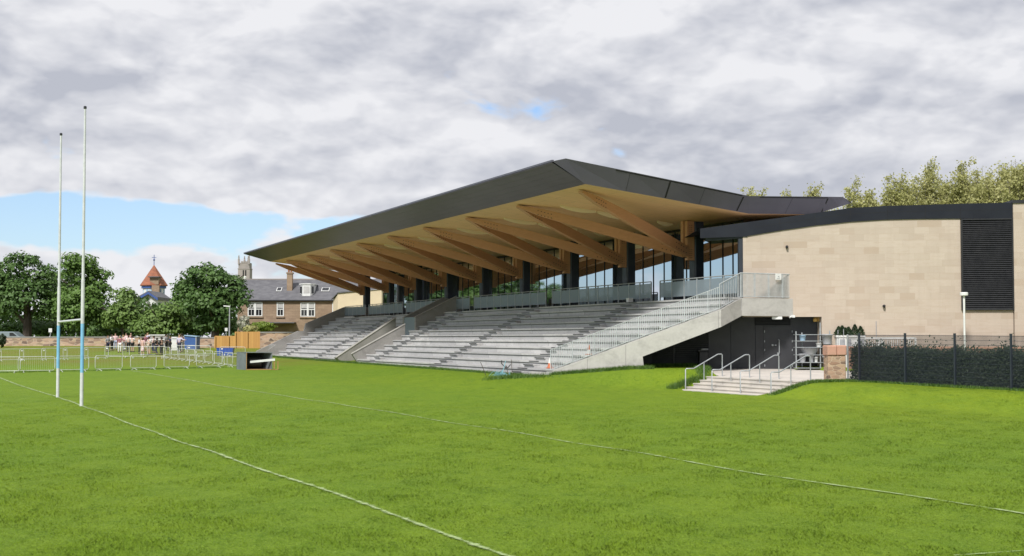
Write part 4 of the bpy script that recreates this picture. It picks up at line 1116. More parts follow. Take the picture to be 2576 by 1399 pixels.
# planter cabinet with conifers, white railing
pl = thing('planter_cabinet', 'pale grey planter cabinet topped by small conifers behind the stone pier', 'planter', (at(2140, 900, 60.74).x, 60.93, 0.7))
x0, x1 = at(2106, 880, 60.83).x, at(2176, 880, 60.83).x
zt = at(2140, 846, 60.83).z
MB().box(((x0 + x1) / 2, 61.12, zt / 2), (x1 - x0, 0.5, zt - 0.1)).build('cabinet_body', 'white', pl)
MB().box(((x0 + x1) / 2, 61.12, zt + 0.0), (x1 - x0 + 0.08, 0.6, 0.1)).build('top_board', 'white', pl)
for a, b in ((2113, 2127), (2133, 2142), (2158, 2173)):
    xa, xb = at(a, 880, 60.83).x, at(b, 880, 60.83).x; MB().box(((xa + xb) / 2, 60.87, zt - 0.75), (xb - xa, 0.03, 1.2)).build('door_panel', 'pot', pl)
for i, (px, hh, lab_) in enumerate(((2111, 0.42, 'small dwarf conifer at the left end of the planter'), (2120, 0.46, 'second dwarf conifer from the left on the planter'), (2128, 0.36, 'third dwarf conifer, low and round, on the planter'), (2136, 0.40, 'fourth dwarf conifer from the left on the planter'), (2152, 0.52, 'tallest dwarf conifer towards the right of the planter'), (2166, 0.44, 'dwarf conifer at the right end of the planter'))):
    p = Vector((at(px, 846, 60.93).x, 61.02, zt + 0.05))
    t_ = thing('dwarf_conifer', lab_, 'shrub', p, 'dwarf conifers on the planter')
    n_ = 700; z = RNG.uniform(0, 1, n_); rad = 0.24 * (1 - z) ** 0.8 * RNG.uniform(0.6, 1.05, n_) + 0.02; an = RNG.uniform(0, 6.28, n_)
    cc = np.stack([p.x + rad * np.cos(an), p.y + rad * np.sin(an), p.z + 0.02 + z * hh], -1)
    raw_mesh('foliage', leaf_quads(cc, 0.035), 4, 'conifer', t_); MB().tube([p, p + Vector((0, 0, hh * 0.7))], 0.02, 5).build('stem', 'trunk', t_)
rl = thing('white_railing', 'white painted railing with slim balusters between the planter and the hedge', 'railing', (at(2240, 860, 60.26).x, 60.55, 0.7))
xa, xb = at(2178, 850, 60.55).x, at(2306, 850, 59.97).x
za_, zb_ = at(2178, 850, 60.55).z, 1.0
mb = MB(); mb.prism([(xa, 60.64, za_ - 0.06), (xb, 60.11, za_ - 0.06), (xb, 60.11, za_ + 0.03), (xa, 60.64, za_ + 0.03)], (0, 0.08, 0)); mb.build('top_rail', 'white', rl)
mb = MB()
for j in range(24):
    X = lerp(xa, xb, (j + 0.5) / 24); mb.box((X, 60.68 - 0.55 * (j + 0.5) / 24, za_ / 2 + 0.3), (0.022, 0.03, za_ - 0.75))
mb.build('baluster', 'white', rl)
for X, Y in ((xa, 60.68), (lerp(xa, xb, 0.27), 60.55), (lerp(xa, xb, 0.34), 60.50), (xb, 60.15)): MB().box((X, Y, za_ / 2), (0.09, 0.09, za_)).build('rail_post', 'white', rl)
for px, top, lab_ in ((2204, 808, 'tall thin metal rod rising above the white railing'), (2108, 830, 'short thin rod at the left of the planter'), (2122, 828, 'thin rod rising between the dwarf conifers')):
    p = at(px, 850, 60.83); q = at(px, top, 60.83)
    o = MB().tube([w3(p, 0.8), q], 0.018, 6).build('metal_rod', 'pot'); tag(o, lab_, 'rod', 'rods behind the fence')
# lamp post
lp = at(2427, 900, 58.44); ltop = at(2427, 736, 58.44).z
lt = thing('lamp_post', 'slim white lamp post with flat round head in front of the louvre', 'lamp post', (lp.x, lp.y, 0))
MB().tube([(lp.x, lp.y, 0), (lp.x, lp.y, ltop - 0.1)], 0.05, 10).build('pole', 'white', lt, True)
MB().lathe((lp.x, lp.y, ltop - 0.16), [(0.06, 0), (0.19, 0.02), (0.19, 0.14), (0.17, 0.17)], 16).build('lamp_head', 'white', lt)
# litter stones along the hedge
rr = random.Random(11)
# wheelie bin by the louvre
bp = Vector((xw(1763), wy(xw(1763)) - 0.7, 0.72))
wb_ = thing('wheelie_bin', 'black wheelie bin standing against the black louvre under the stair', 'bin', bp)
MB().prism([bp + Vector(q) for q in ((-0.24, -0.24, 0), (0.24, -0.24, 0), (0.24, 0.24, 0), (-0.24, 0.24, 0))], (0, 0, 0.95)).build('bin_body', 'dark', wb_, bevel=0.03)
MB().box(bp + Vector((0, 0, 1.0)), (0.56, 0.58, 0.07)).box(bp + Vector((0.05, -0.1, 1.07)), (0.35, 0.2, 0.06), 0.1, 1).build('bin_lid', ['dark', 'pot'], wb_)
MB().tube([bp + Vector((-0.24, 0.22, 0.08)), bp + Vector((0.24, 0.22, 0.08))], 0.09, 10).build('wheel', 'tyre', wb_)

# ---------------------------------------------------------------- trees
def lobed_crown(center, lobes, n_clump, per, leaf, crad=(0.7, 1.25)):
    out = []; nb_ = []
    cx, cy, cz = center
    vol = np.array([l[3] * l[4] * l[5] for l in lobes]) ** 0.67; vol /= vol.sum()
    for (dx, dy, dz, rx, ry, rz), w_ in zip(lobes, vol):
        m = max(4, int(n_clump * w_))
        d_ = RNG.normal(0, 1, (m, 3)); d_ /= np.linalg.norm(d_, axis=1)[:, None]
        rad = RNG.uniform(0.72, 1.0, (m, 1))
        cen = np.array((cx + dx, cy + dy, cz + dz)) + d_ * np.array((rx, ry, rz)) * rad
        for c, dd in zip(cen, d_):
            r_ = RNG.uniform(*crad); k = int(per * r_ * r_)
            e = RNG.normal(0, 1, (k, 3)); e /= np.linalg.norm(e, axis=1)[:, None]
            e[:, 2] = np.where(e[:, 2] < -0.35, -e[:, 2] * 0.5, e[:, 2])
            out.append(c + e * np.array((r_ * 1.15, r_ * 1.15, r_ * 0.7)) * RNG.uniform(0.75, 1.05, (k, 1)))
            nb_.append(e * 1.0 + np.array((0, 0, 0.5)) + dd * 0.3)
    return leaf_quads(np.concatenate(out), leaf, np.concatenate(nb_), 0.45)
def trunk_limbs(name, t_, base, zcrown, r0, n_l, spread, seed, m='trunk'):
    rr = random.Random(seed); mb = MB()
    top = base + Vector((rr.uniform(-.3, .3), 0, zcrown - base.z))
    mb.tube([base + Vector((0, 0, -0.3)), base + Vector((0, 0, 0.5)), lerp(base, top, 0.5) + Vector((rr.uniform(-.2, .2), 0, 0)), top], [r0 * 1.35, r0, r0 * 0.8, r0 * 0.5], 8)
    for i in range(n_l):
        a = 2 * math.pi * i / n_l + rr.uniform(-.4, .4); s = lerp(base, top, rr.uniform(0.35, 0.95)); l = spread * rr.uniform(0.6, 1.0)
        e = s + Vector((math.cos(a) * l, math.sin(a) * l, l * rr.uniform(0.5, 1.1)))
        mb.tube([s, lerp(s, e, 0.5) + Vector((0, 0, 0.3)), e], [r0 * 0.42, r0 * 0.28, r0 * 0.1], 6)
    mb.build(name, m, t_)
def tree(label, px, base_y, d_, lobes_px, m, seed, leaf=0.21, n_clump=120, per=42, tr=0.35, group='trees beyond the stone wall'):
    """lobes_px: (x, y, rx, ry) ellipses in picture units, turned into metres at depth d_"""
    s = d_ / F
    b = at(px, base_y, d_); b.z = gz(b.x, b.y) - 0.1
    t_ = thing('broadleaf_tree', label, 'tree', b, group)
    ls = []
    for i, (x, y, rx, ry) in enumerate(lobes_px):
        rx = max(rx - 7, 8); ry = max(ry - 5, 7)
        p = at(x, y + 2, d_); rxm = rx * s; rym = ry * s
        ls.append((p.x - b.x, (i % 3 - 1) * rxm * 0.35, p.z - b.z, rxm, rxm * 0.95, rym))
    raw_mesh('crown', lobed_crown(b, ls, n_clump, per, leaf), 4, m, t_)
    zc = sum(l[2] for l in ls) / len(ls) + b.z
    trunk_limbs('trunk', t_, b, zc, tr, 7, 3.5, seed)
    return t_
T1 = tree('large dark broadleaf tree at the far left edge, wide crown over the stone wall', 68, 850, 147, [(62, 668, 45, 34), (20, 700, 48, 40), (105, 705, 40, 42), (60, 745, 62, 50), (20, 765, 40, 40), (115, 770, 36, 42), (-25, 720, 45, 60)], 'leaf2', 1, n_clump=230, tr=0.6)
tree('tall bright broadleaf tree behind the goal posts', 205, 850, 146, [(205, 665, 42, 32), (185, 710, 36, 48), (232, 715, 42, 48), (205, 770, 62, 46), (250, 780, 34, 40), (165, 790, 26, 36), (215, 815, 40, 22)], 'leaf', 2, n_clump=220, tr=0.45)
tree('small round light green tree right of the goal posts', 310, 855, 142, [(312, 750, 30, 30), (320, 790, 42, 34), (292, 800, 26, 30), (335, 815, 30, 20)], 'leaf3', 3, n_clump=90, tr=0.18)
tree('light green tree hiding the white gabled house', 405, 855, 141, [(428, 780, 30, 24), (398, 802, 38, 26), (438, 806, 32, 26), (380, 824, 34, 16), (415, 828, 40, 16), (360, 814, 22, 18)], 'leaf3', 4, n_clump=120, tr=0.2)
tree('big dark green domed tree beside the slate roofed house', 540, 850, 138, [(530, 695, 56, 32), (490, 730, 42, 38), (572, 730, 44, 40), (530, 755, 66, 36), (595, 745, 26, 34), (505, 785, 40, 30), (560, 790, 44, 30), (530, 815, 46, 20), (470, 715, 26, 30)], 'leaf2', 5, n_clump=250, tr=0.5)
tree('lower leafy tree between the red roofed tower and the domed tree', 455, 850, 170, [(466, 738, 22, 28), (458, 778, 26, 34)], 'leaf', 6, n_clump=80, tr=0.25)
tree('low dark undergrowth tree under the big left tree', 120, 850, 152, [(110, 825, 50, 20), (40, 828, 40, 16), (170, 822, 34, 20)], 'leaf2', 8, n_clump=90, tr=0.12)
tree('low dark bushy tree under the domed tree', 505, 850, 144, [(505, 825, 40, 18), (550, 820, 40, 22), (470, 835, 22, 12)], 'leaf2', 9, n_clump=70, tr=0.12)
tree('low shady bush tree behind the crowd beneath the light green trees', 330, 850, 150, [(300, 830, 36, 16), (350, 835, 30, 14), (270, 815, 22, 28)], 'leaf2', 10, n_clump=60, tr=0.12)
for i, (x_, y_, s_) in enumerate(((-80, 176, 1.15), (-104, 196, 1.0), (-72, 164, 1.0), (-69, 186, 1.0), (-90, 164, 0.9))):
    c = copy_tree(T1); c.location = (x_, y_, gz(x_, y_)); c.scale = (s_, s_, s_); c.rotation_euler = (0, 0, i * 1.3)
    c['label'] = 'dark broadleaf tree outside the left edge of the view, %s' % ('largest by the wall', 'set back furthest', 'smaller and rounder', 'near the road', 'nearest the pitch')[i]
xw0 = RNG.uniform(-130, -8, 15000); yw0 = 186 + RNG.uniform(-4, 4, 15000)
hw = (5.2 + 1.6 * np.sin(xw0 * 0.21) + 1.2 * np.sin(xw0 * 0.53 + 1)) * RNG.uniform(0.02, 1.0, 15000) ** 0.7
raw_mesh('woodland', leaf_quads(np.stack([xw0, yw0, 1.5 + hw], -1), 0.42), 4, 'leaf2', kind='stuff')
# budding trees behind the roof
def bud_tree(label, px, d_, top, half, seed):
    rr = random.Random(seed); b = at(px, 851, d_); b.z = 0.3
    t_ = thing('budding_tree', label, 'tree', b, 'budding trees behind the clubhouse')
    zt = at(px, top, d_).z; H = zt - b.z; s = d_ / F; mb = MB(); tips = []
    mb.tube([b, b + Vector((0, 0, H * 0.35)), b + Vector((0.2, 0, H * 0.6))], [0.3, 0.24, 0.12], 7)
    for i in range(52):
        a = rr.uniform(0, 6.283); r_ = 1.15 * half * s * math.sqrt(rr.random()); st_ = b + Vector((math.cos(a) * r_ * 0.25, math.sin(a) * r_ * 0.25, H * rr.uniform(0.3, 0.55)))
        e = b + Vector((math.cos(a) * r_, math.sin(a) * r_, H * (1 - 0.20 * (r_ / (half * s)) ** 2) * rr.uniform(0.84, 1.0)))
        mid = lerp(st_, e, 0.5) + Vector((0, 0, -0.3)); mb.tube([st_, mid, e], [0.07, 0.045, 0.012], 4)
        for j in range(5):
            q = lerp(mid, e, rr.uniform(0, 0.9)); e2 = q + Vector((rr.gauss(0, 0.5), rr.gauss(0, 0.5), rr.uniform(0.5, 1.3))); mb.tube([q, e2], [0.02, 0.006], 3)
            tips.append((q, e2))
        tips.append((mid, e))
    mb.build('trunk', 'twig', t_)
    cc = []
    for a, b_ in tips:
        for j in range(60):
            f = rr.random() ** 0.7; q = lerp(a, b_, f); cc.append((q.x + rr.gauss(0, 0.2), q.y + rr.gauss(0, 0.2), q.z + rr.gauss(0, 0.2)))
    for j in range(3200):
        a = rr.uniform(0, 6.283); r_ = half * s * 1.1 * math.sqrt(rr.random()); f = rr.uniform(0.42, 0.93) * (1 - 0.2 * (r_ / (half * s)) ** 2)
        f += 0.03 * math.sin(a * 3 + r_ * 2); cc.append((b.x + math.cos(a) * r_, b.y + math.sin(a) * r_, b.z + H * f))
    raw_mesh('crown', leaf_quads(np.array(cc), 0.105), 4, 'budleaf', t_)
for i, (px, d_, top, half, lab_) in enumerate((px_, dd0, tt_ - (26 if px_ > 2380 else 14 if px_ > 2120 else 4), hf_ * 1.1, lb_) for px_, dd0, tt_, hf_, lb_ in ((1905, 112, 472, 34, 'thin tips of a budding tree just showing left of the rear roof tip'), (1985, 114, 466, 30, 'sparse budding tree tips above the rear flat roof'), (2045, 112, 462, 34, 'sparse tall budding tree above the rear roof edge'), (2165, 108, 458, 55, 'budding pale green tree just right of the pointed roof tip'),
        (2255, 110, 440, 55, 'budding tree second right of the pointed roof tip'), (2345, 112, 405, 62, 'tallest budding pale green tree in the middle of the right tree line'), (2435, 108, 425, 58, 'dense yellow-green budding tree over the curved fascia'), (2520, 104, 402, 58, 'budding tree above the black louvre'), (2590, 100, 385, 60, 'tall budding tree at the right edge of the photo'), (2300, 118, 455, 60, 'lower budding tree filling the gap behind the curved fascia'), (2480, 118, 440, 60, 'lower budding tree behind the two right hand budding trees'))):
    bud_tree(lab_, px, d_, top, half, 40 + i)

# ---------------------------------------------------------------- boundary wall, fence, shed, crowd things
def wall_run(label, pts, h, m='rubble', th=0.45, nm='boundary_wall'):
    t_ = thing(nm, label, 'wall', (pts[0].x, pts[0].y, gz(pts[0].x, pts[0].y)))
    mb = MB(); cb = MB()
    for a, b in zip(pts[:-1], pts[1:]):
        za, zb = gz(a.x, a.y), gz(b.x, b.y)
        mb.prism([w3(a, za - 0.3), w3(b, zb - 0.3), w3(b, zb + h), w3(a, za + h)], (0, th, 0))
        cb.prism([w3(a, za + h + 0.003) - Vector((0, 0.05, 0)), w3(b, zb + h + 0.003) - Vector((0, 0.05, 0)), w3(b, zb + h + 0.12) - Vector((0, 0.05, 0)), w3(a, za + h + 0.12) - Vector((0, 0.05, 0))], (0, th + 0.1, 0))
    mb.build('wall_body', m, t_); cb.build('coping', 'parapet', t_)
wall_run('long rubble stone boundary wall behind the crowd on the left', [at(x, 870, 135) for x in (-150, 0, 150, 300, 480)], 0.92)
wall_run('short rubble wall between the blue shed and the orange fence', [at(x, 870, 131) for x in (492, 545)], 1.0)
wall_run('rubble stone wall between the orange fence and the terrace', [at(x, 876, 127) for x in (654, 780)], 1.72)
wf = thing('timber_fence', 'new orange timber board fence with a lower section at its left end', 'fence', at(600, 870, 129))
for a, b, top in ((541, 592, 845), (592, 655, 834.5)):
    pa, pb = at(a, 868, 129.5), at(b, 868, 129.5); zt = at(a, top, 129.5).z
    MB().prism([w3(pa, 0.5), w3(pb - Vector((0.003, 0, 0)), 0.5), w3(pb - Vector((0.003, 0, 0)), zt), w3(pa, zt)], (0, 0.05, 0)).build('board_panel', 'fencewood', wf)
for x in (541, 575, 592, 622, 655):
    p = at(x, 868, 129.4); MB().box((p.x, p.y, 1.6), (0.12, 0.1, at(x, 846 if x < 590 else 835, 129.4).z * 2 - 3.2)).build('fence_post', 'fencewood', wf)
sh = thing('blue_shed', 'small blue boarded shed beside the crowd', 'shed', at(478, 882, 127))
pa, pb = at(464, 880, 127), at(493, 880, 127); zt0, zt1 = at(464, 845, 127).z, at(492, 848, 127).z
MB().prism([w3(pa, 0.6), w3(pb, 0.6), w3(pb, zt1), w3(pa, zt0)], (0, 1.6, 0)).build('shed_wall', 'shedblue', sh)
MB().prism([w3(pa - Vector((0.1, 0.1, 0)), zt0 + 0.005), w3(pb - Vector((-0.1, 0.1, 0)), zt1 + 0.005), w3(pb - Vector((-0.1, 0.1, 0)), zt1 + 0.09), w3(pa - Vector((0.1, 0.1, 0)), zt0 + 0.09)], (0, 1.9, 0)).build('shed_roof', 'lightblue', sh)
MB().box((pb.x, pb.y - 0.03, (zt1 + 0.6) / 2), (0.1, 0.05, zt1 - 0.6)).build('corner_post', 'pot', sh)
ht = thing('timber_hut', 'grey weathered board hut behind the crowd', 'hut', at(400, 860, 132.5))
pa, pb = at(376, 866, 132.5), at(417, 866, 132.5); zt = at(400, 843, 132.5).z
MB().prism([w3(pa, 1.0), w3(pb, 1.0), w3(pb, zt), w3(pa, zt)], (0, 1.5, 0)).build('hut_wall', 'hutgrey', ht)
for z in (zt, zt - 0.5): MB().box(((pa.x + pb.x) / 2, 132.45, z), (pb.x - pa.x + 0.15, 0.08, 0.1)).build('rail_board', 'white', ht)
wc = thing('white_cabinet', 'white upright cabinet standing just left of the lilac shirted person', 'cabinet', at(438, 872, 125))
pa, pb = at(431, 872, 125), at(445, 872, 125); zt = at(438, 848, 125).z
MB().prism([w3(pa, 0.9), w3(pb, 0.9), w3(pb, zt), w3(pa, zt)], (0, 0.5, 0)).build('cabinet_body', 'white', wc)
MB().box(((pa.x + pb.x) / 2, 124.97, zt - 0.15), (pb.x - pa.x - 0.1, 0.03, 0.06)).build('door_line', 'pot', wc)
def small_sign(px, py0, py1, d_, label):
    p = at(px, py1, d_); t_ = thing('roadside_sign', label, 'sign', (p.x, p.y, 1.4)); zc = at(px, (py0 + py1) / 2, d_).z; hh = (py1 - py0) * d_ / F
    MB().tube([(p.x, p.y + 0.04, 1.2), (p.x, p.y + 0.04, zc)], 0.04, 6).build('post', 'pot', t_); MB().box((p.x, p.y, zc), (hh * 0.85, 0.03, hh)).build('board', 'white', t_)
small_sign(126.5, 826, 836, 137, 'small white sign above the wall left of the goal posts')
small_sign(569, 825, 833, 133, 'small white sign beside the street lamp behind the orange fence')
def street_lamp(px, top, d_, label):
    p = at(px, 850, d_); zt = at(px, top, d_).z; t_ = thing('street_lamp', label, 'street lamp', (p.x, p.y, 1.5))
    MB().tube([(p.x, p.y, 1.3), (p.x, p.y, zt)], [0.09, 0.06], 8).build('pole', 'pot', t_)
    MB().box((p.x - 0.3, p.y, zt + 0.03), (0.7, 0.2, 0.12), 0, 0, 0, 0.08).build('lamp_head', 'white', t_)
street_lamp(577, 771, 133, 'pale street lamp in front of the domed tree')
# car and vans behind the wall
def vehicle(px, d_, L, H, label, m, cat):
    p = at(px, 850, d_); z0 = gz(p.x, p.y) + 0.05; t_ = thing('parked_' + cat, label, cat, (p.x, p.y, z0))
    if cat == 'car': prof = [(-L / 2, 0.25), (-L / 2, 0.85), (-L * 0.42, 0.95), (-L * 0.28, H), (L * 0.12, H), (L * 0.28, 0.98), (L / 2, 0.85), (L / 2, 0.25)]
    else: prof = [(-L / 2, 0.3), (-L / 2, H - 0.1), (-L * 0.47, H), (L * 0.25, H), (L * 0.36, 1.25), (L / 2, 1.05), (L / 2, 0.3)]
    MB().prism([(p.x + a, p.y, z0 + b) for a, b in prof], (0, 1.8, 0)).build('body', m, t_, bevel=0.08)
    MB().prism([(p.x + a, p.y - 0.012, z0 + b) for a, b in ((L * 0.02, 1.05), (L * 0.22, 1.05), (L * 0.11, H - 0.12), (L * 0.02, H - 0.12))], (0, 0.01, 0)).build('side_window', 'glassdark', t_)
    for a in (-0.3, 0.32): MB().tube([(p.x + a * L, p.y - 0.03, z0 + 0.32), (p.x + a * L, p.y + 0.2, z0 + 0.32)], 0.32, 14).build('wheel', 'tyre', t_)
vehicle(22, 140, 4.2, 1.55, 'grey blue car parked behind the wall below the big left tree', 'car', 'car')

# houses
hs = thing('sandstone_house', 'brown sandstone house with slate roof, white sash windows and bay dormer', 'house', at(740, 825, 152))
D0 = 150.0
hx0, hx1 = at(597, 800, D0).x, at(912, 800, D0).x; ze = at(700, 755, D0).z; zr_ = at(700, 703, D0 + 4.5).z
MB().prism([(hx0, D0, 0.5), (hx1, D0, 0.5), (hx1, D0, ze), (hx0, D0, ze)], (0, 9, 0)).build('wall', 'housestone', hs)
rf = MB().prism([(hx0 - 0.2, D0 - 0.25, ze + 0.01), (hx0 - 0.2, D0 + 4.5, zr_), (hx0 - 0.2, D0 + 9.25, ze + 0.01)], (hx1 - hx0 + 0.4, 0, 0)).build('roof', 'slate', hs)
MB().box(((hx0 + hx1) / 2, D0 - 0.28, ze - 0.06), (hx1 - hx0 + 0.4, 0.16, 0.14)).build('gutter', 'dark', rf)
MB().box(((hx0 + hx1) / 2, D0 + 4.5, zr_ + 0.02), (hx1 - hx0 + 0.3, 0.25, 0.14)).build('ridge', 'churchstone', rf)
def sash(x0, x1, y0, y1, n_=1):
    xa, xb = at(x0, y0, D0).x, at(x1, y0, D0).x; za, zb = at(x0, y1, D0).z, at(x0, y0, D0).z
    mb = MB(); wdt = (xb - xa) / n_
    for i in range(n_):
        a = xa + wdt * i; b = a + wdt
        for X in (a + 0.06, b - 0.06): mb.box((X, D0 - 0.03, (za + zb) / 2), (0.12, 0.08, zb - za))
        for Z in (za + 0.05, (za + zb) / 2, zb - 0.05): mb.box(((a + b) / 2, D0 - 0.035, Z), (wdt - 0.24, 0.07, 0.1))
        mb.box(((a + b) / 2, D0 - 0.03, (3 * za + zb) / 4), (0.05, 0.04, (zb - za) / 2 - 0.1))
    w_ = mb.build('window', 'white', hs)
    MB().box(((xa + xb) / 2, D0 - 0.005, (za + zb) / 2), (xb - xa - 0.05, 0.02, zb - za - 0.05)).build('pane', 'glassdark', w_)
    MB().box(((xa + xb) / 2, D0 - 0.02, za + (zb - za) * 0.77), (xb - xa - 0.3, 0.008, (zb - za) * 0.36)).build('blind', 'blind', w_)
    MB().box(((xa + xb) / 2, D0 - 0.06, za - 0.1), (xb - xa + 0.2, 0.2, 0.16)).build('sill', 'brick', w_)
sash(623.5, 660.5, 760, 795.5, 2); sash(696.5, 714.5, 760.5, 795.5, 1); sash(756, 793, 761, 796.5, 2); sash(836, 850, 761, 796, 1)
# dormer
xa, xb = at(755, 730, D0 + 1).x, at(790, 730, D0 + 1).x; za, zb = at(755, 745, D0 + 1).z, at(755, 716, D0 + 1).z
dm = MB().prism([(xa, D0 + 1.2, za), (xa + 0.4, D0 + 0.6, za), (xb - 0.4, D0 + 0.6, za), (xb, D0 + 1.2, za), (xb, D0 + 4, za), (xa, D0 + 4, za)], (0, 0, zb - za)).build('dormer', 'white', hs)
MB().box(((xa + xb) / 2, D0 + 0.585, (za + zb) / 2 + 0.05), (xb - xa - 1.0, 0.02, zb - za - 0.6)).build('pane', 'blind', dm)
for X in (xa + 0.2, xb - 0.2): MB().box((X, D0 + 0.88, (za + zb) / 2 + 0.05), (0.25, 0.3, zb - za - 0.6), 0.9 if X > (xa + xb) / 2 else -0.9).build('pane', 'glassdark', dm)
MB().prism([(xa - 0.15, D0 + 1.2, zb + 0.003), (xa + 0.35, D0 + 0.5, zb + 0.003), (xb - 0.35, D0 + 0.5, zb + 0.003), (xb + 0.15, D0 + 1.2, zb + 0.003), (xb + 0.15, D0 + 4.2, zb + 0.003), (xa - 0.15, D0 + 4.2, zb + 0.003)], (0, 0, 0.12)).build('dormer_roof', 'white', dm)
for x0, x1, y0, y1 in ((696, 709, 723, 732), (809, 829, 724, 737)):
    a = at(x0, (y0 + y1) / 2, D0 + 2.0); b = at(x1, y1, D0 + 2.0); fz = ze + (zr_ - ze) * 2.25 / 4.75
    slope = math.atan2(zr_ - ze, 4.75)
    o = MB().box(((a.x + b.x) / 2, D0 + 2.0, fz + 0.08), (b.x - a.x, 0.9, 0.08), 0, 0, slope).build('skylight', 'white', hs); MB().box(((a.x + b.x) / 2, D0 + 1.98, fz + 0.125), (b.x - a.x - 0.16, 0.72, 0.02), 0, 0, slope).build('pane', 'glassdark', o)
for x0, x1, y0, y1, dd in ((723, 736, 687, 722, 2.2), (858, 872, 692, 720, 4.5)):
    a, b = at(x0, y0, D0 + dd), at(x1, y1, D0 + dd)
    o = MB().box(((a.x + b.x) / 2, D0 + dd, (a.z + b.z) / 2 - 0.3), (b.x - a.x, 0.7, a.z - b.z + 0.8)).box(((a.x + b.x) / 2, D0 + dd, a.z - 0.02), (b.x - a.x + 0.18, 0.88, 0.16)).build('chimney', 'brick', hs)
    for k in (-0.15, 0.15): MB().lathe(((a.x + b.x) / 2 + k, D0 + dd, a.z + 0.05), [(0.1, 0), (0.12, 0.35)], 8).build('chimney_pot', 'redtile', o)
MB().box((at(700, 815, D0).x, D0 - 0.6, at(700, 812, D0).z), (4.4, 1.4, 0.12)).build('porch_roof', 'slate', hs)
ch = thing('cream_house', 'cream rendered house end half hidden by the far end of the grandstand', 'house', at(880, 800, 141))
cx0, cx1, cx2 = at(838, 760, 142).x, at(850, 760, 140).x, at(960, 760, 140).x
z1, z2 = at(838, 755, 142).z, at(850, 738, 140).z; z3 = at(905, 700, 144).z
MB().prism([(cx1, 140, 0.5), (cx2, 140, 0.5), (cx2, 140, z2 + 0.5), (cx1, 140, z2)], (0, 8, 0)).prism([(cx0, 142, 0.5), (cx1 - 0.003, 140.02, 0.5), (cx1 - 0.003, 140.02, z2 - 0.05), (cx0, 142, z1)], (0.0, 6, 0)).build('wall', 'cream', ch)
MB().prism([(cx0 - 0.2, 141.8, z1 + 0.02), (cx1, 139.85, z2 + 0.02), (cx2, 139.85, z2 + 0.52), (cx2, 144.5, z3), (cx1 + 0.8, 145, z3 - 0.5)], (0, 0, 0.12)).build('roof', 'slate', ch)
# red roofed tower
tw = thing('red_roofed_tower', 'white tower with pointed red tiled roof and weather vane', 'tower', at(387, 850, 215))
tc = at(387, 720, 215); zt, zev = at(387, 667, 215).z, at(387, 718, 215).z; rw = 33 * 215 / F
n8 = 8
MB().lathe((tc.x, 215, 0), [(rw * 0.84, 1.0), (rw * 0.84, zev - 0.05)], 8).build('wall', 'white', tw)
MB().lathe((tc.x, 215, zev), [(rw * 1.06, -0.1), (rw * 1.06, 0.05), (0.05, zt - zev)], 8).build('roof', 'redtile', tw)
MB().lathe((tc.x, 215, zev), [(rw * 0.95, -0.55), (rw * 0.95, -0.12)], 8).build('eaves_band', 'bluetrim', tw)
o = MB().tube([(tc.x, 215, zt - 0.2), (tc.x, 215, at(387, 641, 215).z)], 0.06, 6).box((tc.x, 215, at(387, 648, 215).z), (0.8, 0.06, 0.08)).lathe((tc.x, 215, at(387, 654, 215).z), [(0.05, -0.2), (0.2, 0), (0.05, 0.2)], 8).build('weather_vane', 'bluetrim', tw)
a = at(391, 717, 212.6); MB().box((a.x, 212.85, zev - 2.2), (1.3, 0.5, 4.2)).build('chimney_breast', 'brick', tw)
a = at(390, 704, 213.4); dmr = MB().box((a.x, 213.5, at(390, 707, 213.5).z), (1.5, 1.2, 1.3)).build('roof_dormer', 'brick', tw)
MB().box((a.x, 213.3, at(390, 697, 213.3).z), (2.0, 1.8, 0.15)).build('dormer_roof', 'slate', dmr)
for x in (363, 371, 379, 403, 411):
    a = at(x, 730, 212.2); dd = 215 - math.sqrt(max(0.05, (rw * 0.80) ** 2 - (at(x, 730, 214).x - tc.x) ** 2)) - 0.05
    MB().box((at(x, 730, dd).x, dd, zev - 1.5), (0.42, 0.08, 1.5)).build('window', 'lightblue', tw)
wh = thing('white_house', 'white house with blue bargeboards below the red roofed tower', 'house', at(365, 850, 205))
ax_, al, ar = at(376, 736, 204), at(341, 757, 204), at(396, 752, 204)
MB().prism([(al.x + 0.3, 204, 1), (ar.x - 0.2, 204, 1), (ar.x - 0.2, 204, ar.z), (ax_.x, 204, ax_.z - 0.2), (al.x + 0.3, 204, al.z)], (0, 7, 0)).build('wall', 'white', wh)
MB().prism([(al.x - 0.2, 203.4, al.z - 0.2), (ax_.x, 203.4, ax_.z - 0.2), (ax_.x, 203.4, ax_.z + 0.3), (al.x - 0.2, 203.4, al.z + 0.3)], (0, 8, 0.0)).prism([(ar.x + 0.2, 203.4, ar.z - 0.2), (ax_.x, 203.4, ax_.z - 0.2), (ax_.x, 203.4, ax_.z + 0.3), (ar.x + 0.2, 203.4, ar.z + 0.3)], (0, 8, 0.0)).build('roof', 'slate', wh)
MB().prism([(al.x - 0.25, 203.3, al.z - 0.3), (ax_.x, 203.3, ax_.z - 0.3), (ax_.x, 203.3, ax_.z + 0.1), (al.x - 0.25, 203.3, al.z + 0.1)], (0, 0.08, 0)).prism([(ar.x + 0.25, 203.3, ar.z - 0.3), (ax_.x, 203.3, ax_.z - 0.3), (ax_.x, 203.3, ax_.z + 0.1), (ar.x + 0.25, 203.3, ar.z + 0.1)], (0, 0.08, 0)).build('bargeboard', 'bluetrim', wh)
MB().box((ax_.x - 0.1, 203.96, 6.0), (0.14, 0.06, 6)).build('downpipe', 'pot', wh)
